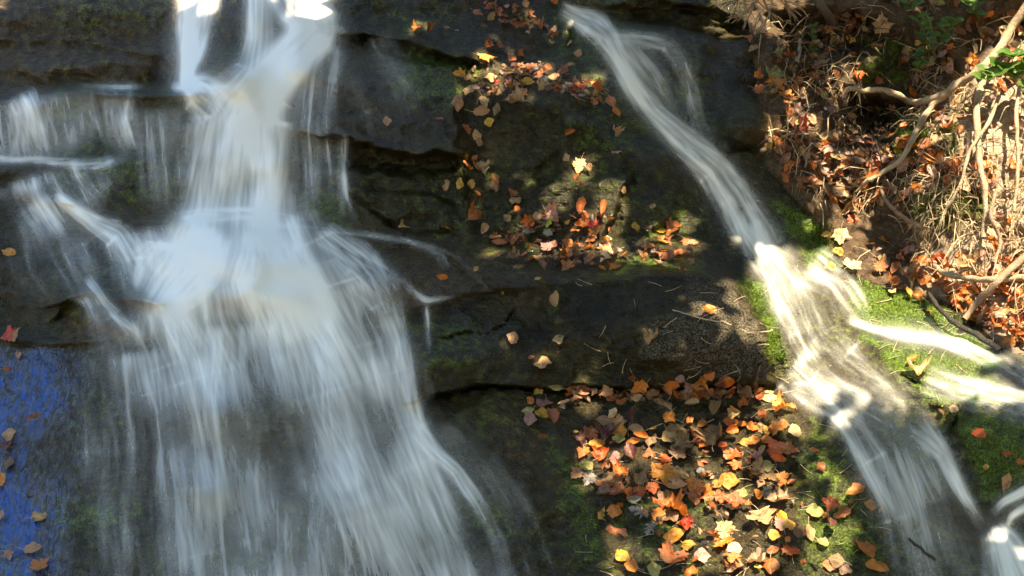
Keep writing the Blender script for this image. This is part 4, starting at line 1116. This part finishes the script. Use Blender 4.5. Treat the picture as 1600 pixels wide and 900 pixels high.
fill(260, [(1330, 400), (1450, 395), (1700, 400), (1700, 560), (1570, 545), (1455, 462)], 'OUTTPUOOR', 14, 32)
fill(170, [(1200, 210), (1500, 230), (1560, 300), (1440, 300), (1330, 330), (1260, 300)], 'OUTTPUMB', 14, 30)
fill(170, [(1480, 60), (1700, 30), (1700, 400), (1540, 390), (1500, 220)], 'TTOPCC', 12, 26)
litter('leaf_litter', 'packed brown and orange leaf litter on the soil bank', items, 31)
items = [(e[0], e[1], max(e[2], e[3]) * 1.05, min(e[2], e[3]) / max(e[2], e[3]) / (.62 if e[5] in 'oc' else 1.0), TINT[e[4]][1], e[5]) for e in rest]
fill(60, [(900, 608), (1200, 604), (1210, 624), (900, 630)], 'UOBTM', 12, 24)
fill(70, [(760, 372), (900, 376), (1090, 392), (1080, 428), (960, 428), (800, 400)], 'UUBMO', 9, 18)
fill(70, [(740, 110), (830, 100), (960, 150), (940, 165), (840, 150), (740, 150)], 'BUMT', 8, 16)
fill(70, [(930, 640), (1120, 640), (1250, 690), (1260, 840), (1150, 900), (1060, 880), (940, 760)], 'UUBOT', 8, 16)
fill(40, [(840, 330), (960, 320), (960, 385), (860, 385), (760, 375)], 'UUBO', 8, 15)
fill(14, [(940, 740), (1100, 750), (1160, 800), (1150, 900), (1060, 870)], 'BUTM', 10, 20)
fill(36, [(740, 8), (800, 10), (880, 55), (870, 66), (800, 46)], 'BUTO', 8, 15)
litter('leaf_scraps', 'small leaf scraps and fragments scattered over the rock', items, 33)
# dry grass blades on the sunny bank
def grass(name, label, polyg, n, seed):
    r = np.random.default_rng(seed)
    us_ = [p[0] for p in polyg]; vs2 = [p[1] for p in polyg]
    u = r.uniform(min(us_), max(us_), n * 3); v = r.uniform(min(vs2), max(vs2), n * 3)
    m = inside(u, v, polyg) & (fbm(u / 40, v / 40, 411, 2) > -.05); u, v = u[m][:n], v[m][:n]; k = len(u)
    p = samp(P, u, v); nn = samp(NRM, u, v)
    l = r.uniform(.05, .16, (k, 1)); dirn = nn * .5 + np.array([-.1, -.3, -.5]) + r.normal(0, .5, (k, 3)); dirn /= np.linalg.norm(dirn, axis=1, keepdims=True)
    side = np.cross(dirn, r.normal(0, 1, (k, 3))); side /= np.linalg.norm(side, axis=1, keepdims=True); side *= r.uniform(.0008, .0022, (k, 1))
    mid = p + dirn * l * .5 + nn * .012; tip = p + dirn * l + np.array([0, -.004, -.02])
    v4 = np.stack([p - side, p + side, mid + side * .8, mid - side * .8, tip], 1).reshape(-1, 3)
    b0 = np.arange(k)[:, None] * 5
    tag(link(name, np_mesh(name, v4, b0 + np.array([[0, 1, 2, 3]]), M_STRAW, False, b0 + np.array([[3, 2, 4]]))), label, kind='stuff')
grass('dry_grass', 'pale dry grass and root hair hanging on the sunny bank', [(1440, 180), (1560, 100), (1720, 60), (1720, 520), (1560, 500), (1440, 400), (1400, 320)], 1700, 71)
grass('dry_grass', 'thin dry grass in the shaded upper bank', [(1180, 40), (1440, -20), (1500, 100), (1400, 320), (1280, 320), (1200, 220)], 500, 72)
# moss tufts
def tufts(name, label, polys, n, seed, hs=1.0):
    r = np.random.default_rng(seed); vs_, fs = [], []
    for polyg in polys:
        us_ = [p[0] for p in polyg]; vs2 = [p[1] for p in polyg]
        u = r.uniform(min(us_), max(us_), n * 3); v = r.uniform(min(vs2), max(vs2), n * 3)
        m = inside(u, v, polyg) & (fbm(u / 22, v / 22, 401, 2) > -.12); u, v = u[m][:n], v[m][:n]
        p = samp(P, u, v); nn = samp(NRM, u, v)
        k = len(u); h = r.uniform(.005, .015, (k, 1)) * hs
        dirn = nn + r.normal(0, .55, (k, 3)); dirn /= np.linalg.norm(dirn, axis=1, keepdims=True)
        side = np.cross(dirn, r.normal(0, 1, (k, 3))); side /= np.linalg.norm(side, axis=1, keepdims=True)
        b = p - nn * .003
        tri = np.stack([b - side * .0022, b + side * .0022, b + dirn * h], 1)
        fs.append(np.arange(k * 3).reshape(k, 3) + sum(len(x) for x in vs_)); vs_.append(tri.reshape(-1, 3))
    tag(link(name, np_mesh(name, np.concatenate(vs_), None, M_MOSS, False, np.concatenate(fs))), label, kind='stuff')
tufts('moss', 'soft yellow-green moss cushions on the bank', [[(1400, 172), (1440, 165), (1490, 190), (1495, 240), (1440, 262), (1400, 245)], [(1430, 292), (1480, 285), (1540, 300), (1535, 352), (1470, 360), (1432, 340)], [(1310, 60), (1400, 60), (1440, 120), (1350, 130)]], 2600, 51, 1.7)
tufts('moss', 'vivid green moss fringe along the sunlit rock and cascade', [[(1150, 440), (1200, 440), (1228, 560), (1205, 590), (1180, 500)], [(1340, 436), (1455, 470), (1560, 560), (1500, 600), (1400, 570), (1350, 500)], [(1250, 310), (1300, 350), (1330, 430), (1280, 410)]], 2200, 53)
# green seedlings
GL = []
for i in range(3):
    me = leaf_mesh('o', 900 + i, .3 + .15 * i); me.name = 'leaf'; me.materials.clear(); me.materials.append(M_GREEN); GL.append(me)
def plant(name, label, stems, lsz, seed, group='green plants on the bank'):
    r = random.Random(seed)
    root = bpy.data.objects.new(name, None); COL.objects.link(root)
    o0 = at(*stems[0][0][:2]); root.location = o0
    tag(root, label, 'plant', group)
    for st in stems:
        ps = densify(path3(st), 4)
        v, f = tube_np(ps, .0028, .0014, 5)
        link('stem', np_mesh('stem', [tuple(p - o0) for p in v], f, M_GREEN), root)
        for i in range(2, len(ps), 1):
            for sd in (-1, 1):
                if r.random() < .25: continue
                p = ps[i]; s_ = lsz * r.uniform(.7, 1.2)
                d = Vector((sd * r.uniform(.5, 1), r.uniform(-.6, .1), r.uniform(-.2, .6))).normalized()
                n = (Vector((r.gauss(0, .3), -.5, .8)) - d * Vector((0, -.5, .8)).dot(d)).normalized(); x = d.cross(n).normalized(); n = x.cross(d)
                m = Matrix((x * s_ * .95, d * s_, n * s_)).transposed().to_4x4(); m.translation = p + d * s_ * .45 - o0
                l = link('leaf', GL[r.randrange(3)], root); l.matrix_local = m
plant('seedling', 'bright green leafy seedling near the top of the bank', [[(1452, 92, .03), (1448, 62, .08), (1436, 34, .10), (1424, 10, .10)], [(1460, 80, .03), (1478, 50, .08), (1492, 30, .10)]], .045, 61)
plant('seedling', 'larger green-leaved sprig in the sun beside the pale root', [[(1620, 150, .06), (1592, 120, .10), (1566, 112, .13), (1540, 124, .14)], [(1616, 120, .08), (1596, 92, .12), (1580, 84, .14)]], .065, 62)
plant('fern_sprig', 'small upright green sprig in the shaded bank', [[(1270, 92, .03), (1271, 74, .07), (1268, 52, .09), (1272, 40, .10)]], .022, 63)
plant('seedling', 'tiny green plantlet below the bright seedling', [[(1436, 104, .03), (1440, 92, .06), (1428, 84, .07)]], .03, 64)
plant('seedling', 'small green plantlet on the crest of the bank', [[(1530, 30, .03), (1516, 12, .08), (1500, 0, .1)]], .05, 65)
# ------------------------------------------------------------------ trees over the brook (they shade it; sun comes through their gaps)
sunny = np.zeros(U.shape)
def patch(pts, val, soft=14):
    global sunny
    sunny = np.maximum(sunny, val * poly(UW, VW, pts, soft))
def spot(cu_, cv_, ru, rv, val):
    global sunny
    q = ((U - cu_) / ru) ** 2 + ((V - cv_) / rv) ** 2
    sunny = np.maximum(sunny, val * (1 - smooth(0.6, 1.25, q)))
patch([(870, 600), (1010, 590), (1290, 600), (1330, 760), (1330, 1000), (980, 1000), (900, 760)], 0.9, 20)
patch([(1480, 150), (1560, 40), (1800, -40), (1900, 560), (1600, 550), (1450, 440), (1420, 400), (1480, 280)], 1.0)
patch([(1190, 120), (1340, 100), (1480, 240), (1440, 400), (1300, 330), (1200, 240)], 0.72)
for s_ in [(1240, 470, 100, 80, 1), (1270, 560, 80, 60, 1), (1335, 595, 70, 40, 1), (1400, 625, 60, 30, 1), (1318, 385, 40, 50, 1), (1335, 425, 55, 30, 1), (1120, 500, 80, 55, .8), (1000, 402, 75, 36, .75),
           (1410, 520, 110, 75, 1), (1500, 600, 140, 60, .95), (1130, 850, 80, 60, 1), (1040, 745, 60, 30, .95), (1160, 618, 100, 24, 1), (1575, 880, 50, 40, .6),
           (470, -20, 80, 58, 1), (312, -10, 44, 60, 1), (757, 92, 22, 18, 1), (816, 84, 14, 12, 1), (906, 262, 26, 18, 1), (940, 350, 90, 50, .5), (1530, 690, 50, 40, .6),
           (1050, 370, 60, 30, .7), (862, 350, 60, 40, .5), (845, 567, 24, 20, .6), (800, 533, 20, 20, .5), (660, 46, 24, 10, .8), (880, 50, 60, 20, .4),
           (1190, 20, 85, 50, 1), (1460, 60, 60, 40, .6), (1200, 380, 50, 50, .4), (1060, 880, 80, 50, .8), (700, 20, 60, 20, .4), (830, 125, 120, 32, .8), (745, 150, 44, 40, .65), (735, 285, 55, 34, .6), (925, 360, 120, 40, .85), (800, 310, 36, 30, .6), (930, 270, 60, 30, .6), (820, 390, 70, 24, .7), (870, 535, 20, 14, .7), (800, 35, 80, 26, .6)]:
    spot(*s_)
S = np.array(SUN); E1 = -np.cross(S, [0, 1, 0]); E1 /= np.linalg.norm(E1); E2 = np.cross(E1, S)
C0 = np.array([0.0, 5.0, 1.4])
pa = ((P - C0) @ E1).ravel(); pb = ((P - C0) @ E2).ravel()
CELL = 0.04; A0, B0, NA, NB = -4.0, -3.5, 200, 175
ia = ((pa - A0) / CELL).astype(int); ib = ((pb - B0) / CELL).astype(int)
ok = (ia >= 0) & (ia < NA) & (ib >= 0) & (ib < NB)
num = np.bincount(ib[ok] * NA + ia[ok], weights=sunny.ravel()[ok], minlength=NA * NB)
cnt = np.bincount(ib[ok] * NA + ia[ok], minlength=NA * NB)
lit = np.where(cnt > 0, num / np.maximum(cnt, 1), 0).reshape(NB, NA)
def leaf_quads(cent, size, r, droop=0.5):
    """small pointed leaves (two triangles folded at the midrib... a rhombus) scattered at the centres"""
    n = len(cent)
    nd = r.normal(0, droop, (n, 3)); nd[:, 2] += 1; nd /= np.linalg.norm(nd, axis=1, keepdims=True)
    ax = np.cross(nd, r.normal(0, 1, (n, 3))); ax /= np.linalg.norm(ax, axis=1, keepdims=True)
    bx = np.cross(nd, ax)
    s = size * r.uniform(0.6, 1.25, (n, 1))
    v = np.stack([cent - ax * s * .6, cent + bx * s * .36 - ax * s * .05, cent + ax * s * .6, cent - bx * s * .36 - ax * s * .05], 1)
    q = np.arange(n * 4).reshape(n, 4)
    return v.reshape(-1, 3), q
rc = np.random.default_rng(5)
def gate(c, need):
    """keep a spray of leaves unless it would stand in one of the gaps"""
    a = (c - C0) @ E1; b = (c - C0) @ E2
    worst = np.zeros(len(c))
    for da, db in ((0, 0), (.04, 0), (-.04, 0), (0, .04), (0, -.04)):
        i = np.clip(((a + da - A0) / CELL).astype(int), 0, NA - 1); j = np.clip(((b + db - B0) / CELL).astype(int), 0, NB - 1)
        worst = np.maximum(worst, lit[j, i])
    return rc.uniform(0, 1, len(c)) > worst ** need
def clear(c):
    a = ((c - C0) @ E1 - A0) / CELL; b = ((c - C0) @ E2 - B0) / CELL
    m = (a > 0) & (a < NA) & (b > 0) & (b < NB)
    return not m.any() or lit[b[m].astype(int), a[m].astype(int)].max() < .3
def tree(name, label, base, top, limbs, crown_pts, leaf_size, r):
    root = bpy.data.objects.new(name, None); COL.objects.link(root); root.location = base
    tag(root, label, 'tree', 'trees standing over the brook')
    inv = np.array(base)
    tp = [base + (top - base) * t + Vector((0.12 * math.sin(5 * t), 0.1 * math.sin(4 * t + 1), 0)) for t in (0, .2, .4, .6, .8, 1)]
    v, f = tube_np(tp, 0.16, 0.06, 10)
    link('trunk', np_mesh('trunk', np.array([tuple(x) for x in v]) - inv, f, M_BARK), root)
    ps = []
    for e in limbs:
        s0 = base + (top - base) * r.uniform(.55, .95)
        mid = s0.lerp(e, .5) + Vector((0, 0, .25))
        pl = [s0.lerp(mid, t) for t in (0, .25, .5, .75)] + [mid.lerp(e, t) for t in (0, .25, .5, .75, 1)]
        if not clear(np.array([tuple(q) for q in pl])): continue
        ps.append(tube_np([s0, s0.lerp(mid, .5), mid, mid.lerp(e, .5), e], 0.02, 0.006, 6))
    v, f = join(ps)
    link('limb', np_mesh('limb', np.array(v) - inv, f, M_BARK), root)
    v, q = leaf_quads(np.asarray(crown_pts), leaf_size, r)
    link('crown', np_mesh('crown', v - inv, q, M_CANOPY, False), root)
    return root
NC = 64000
a_ = rc.uniform(-1.85, 3.2, NC); b_ = rc.uniform(-2.3, 2.6, NC); h_ = rc.uniform(2.6, 4.4, NC)
cc_ = C0 + a_[:, None] * E1 + b_[:, None] * E2 + h_[:, None] * S
cc_ = cc_[gate(cc_, 0.45)]
half = cc_[:, 0] > 1.0
tree('beech_tree', 'leafy tree on the soil bank shading the brook with its crown', Vector((3.3, 6.2, 1.4)), Vector((2.6, 6.0, 6.0)),
     [Vector(cc_[i]) for i in rc.choice(np.where(half)[0], 60)], cc_[half], 0.125, rc)
tree('beech_tree', 'leafy tree behind the waterfall crest reaching over the brook', Vector((-0.9, 8.8, 2.6)), Vector((-0.4, 7.6, 6.4)),
     [Vector(cc_[i]) for i in rc.choice(np.where(~half)[0], 60)], cc_[~half], 0.125, rc)
NB2 = 9000
c2 = np.stack([rc.uniform(-1.7, 5.0, NB2), rc.uniform(-4.5, 3.0, NB2), rc.uniform(6.0, 8.0, NB2)], -1)
c2 = c2[gate(c2, 0.3)]; NB2 = len(c2)
tree('beech_tree', 'tall tree behind the viewpoint with a wide dark crown', Vector((2.6, -1.5, -0.6)), Vector((1.6, -0.8, 7.0)),
     [Vector(c2[i]) for i in rc.choice(NB2, 16)], c2, 0.20, rc)

# the wood round about, and the ground behind the viewpoint
r6 = np.random.default_rng(8)
NR = 17000
az = r6.uniform(0, 2 * math.pi, NR); rad = r6.uniform(9.5, 15, NR); hz = r6.uniform(.3, 15, NR) * (.75 + .25 * np.sin(az * 5 + 1))
ring = np.stack([rad * np.sin(az), 3 + rad * np.cos(az), hz], -1)
v, q = leaf_quads(ring, .55, r6, 1.2)
tag(link('woodland', np_mesh('woodland', v, q, M_CANOPY, False)), 'golden autumn woodland standing all round the brook', kind='stuff')
gx = np.linspace(-60, 60, 61); gy = np.concatenate([np.linspace(-60, 0, 31), np.linspace(.4, 3.6, 9)])
GX, GY = np.meshgrid(gx, gy)
GZ = .12 + .10 * fbm(GX / 3, GY / 3, 601, 3)
ii = np.arange(GX.size).reshape(GX.shape)
gq = np.stack([ii[:-1, :-1], ii[:-1, 1:], ii[1:, 1:], ii[1:, :-1]], -1).reshape(-1, 4)
def floor_material():
    t = NT('forest_floor')
    pos = t.n('NewGeometry').outputs['Position']
    n1 = t.noise(pos, 6.0, 4, .6); n2 = t.noise(pos, 30.0, 3, .6)
    base = t.mix(t.rng(n1, .35, .65), c4(.20, .10, .04), c4(.36, .20, .09))
    base = t.mix(t.rng(n2, .5, .7), base, c4(.12, .07, .035))
    p = t.n('BsdfPrincipled', Base__Color=base, Roughness=.85, Normal=t.bump(n2, .6, .03))
    t.t.links.new(p.outputs[0], t.out.inputs[0]); return t.m
tag(link('ground', np_mesh('ground', np.stack([GX, GY, GZ], -1), gq, floor_material())), 'leaf-covered woodland ground in front of the falls', kind='structure')
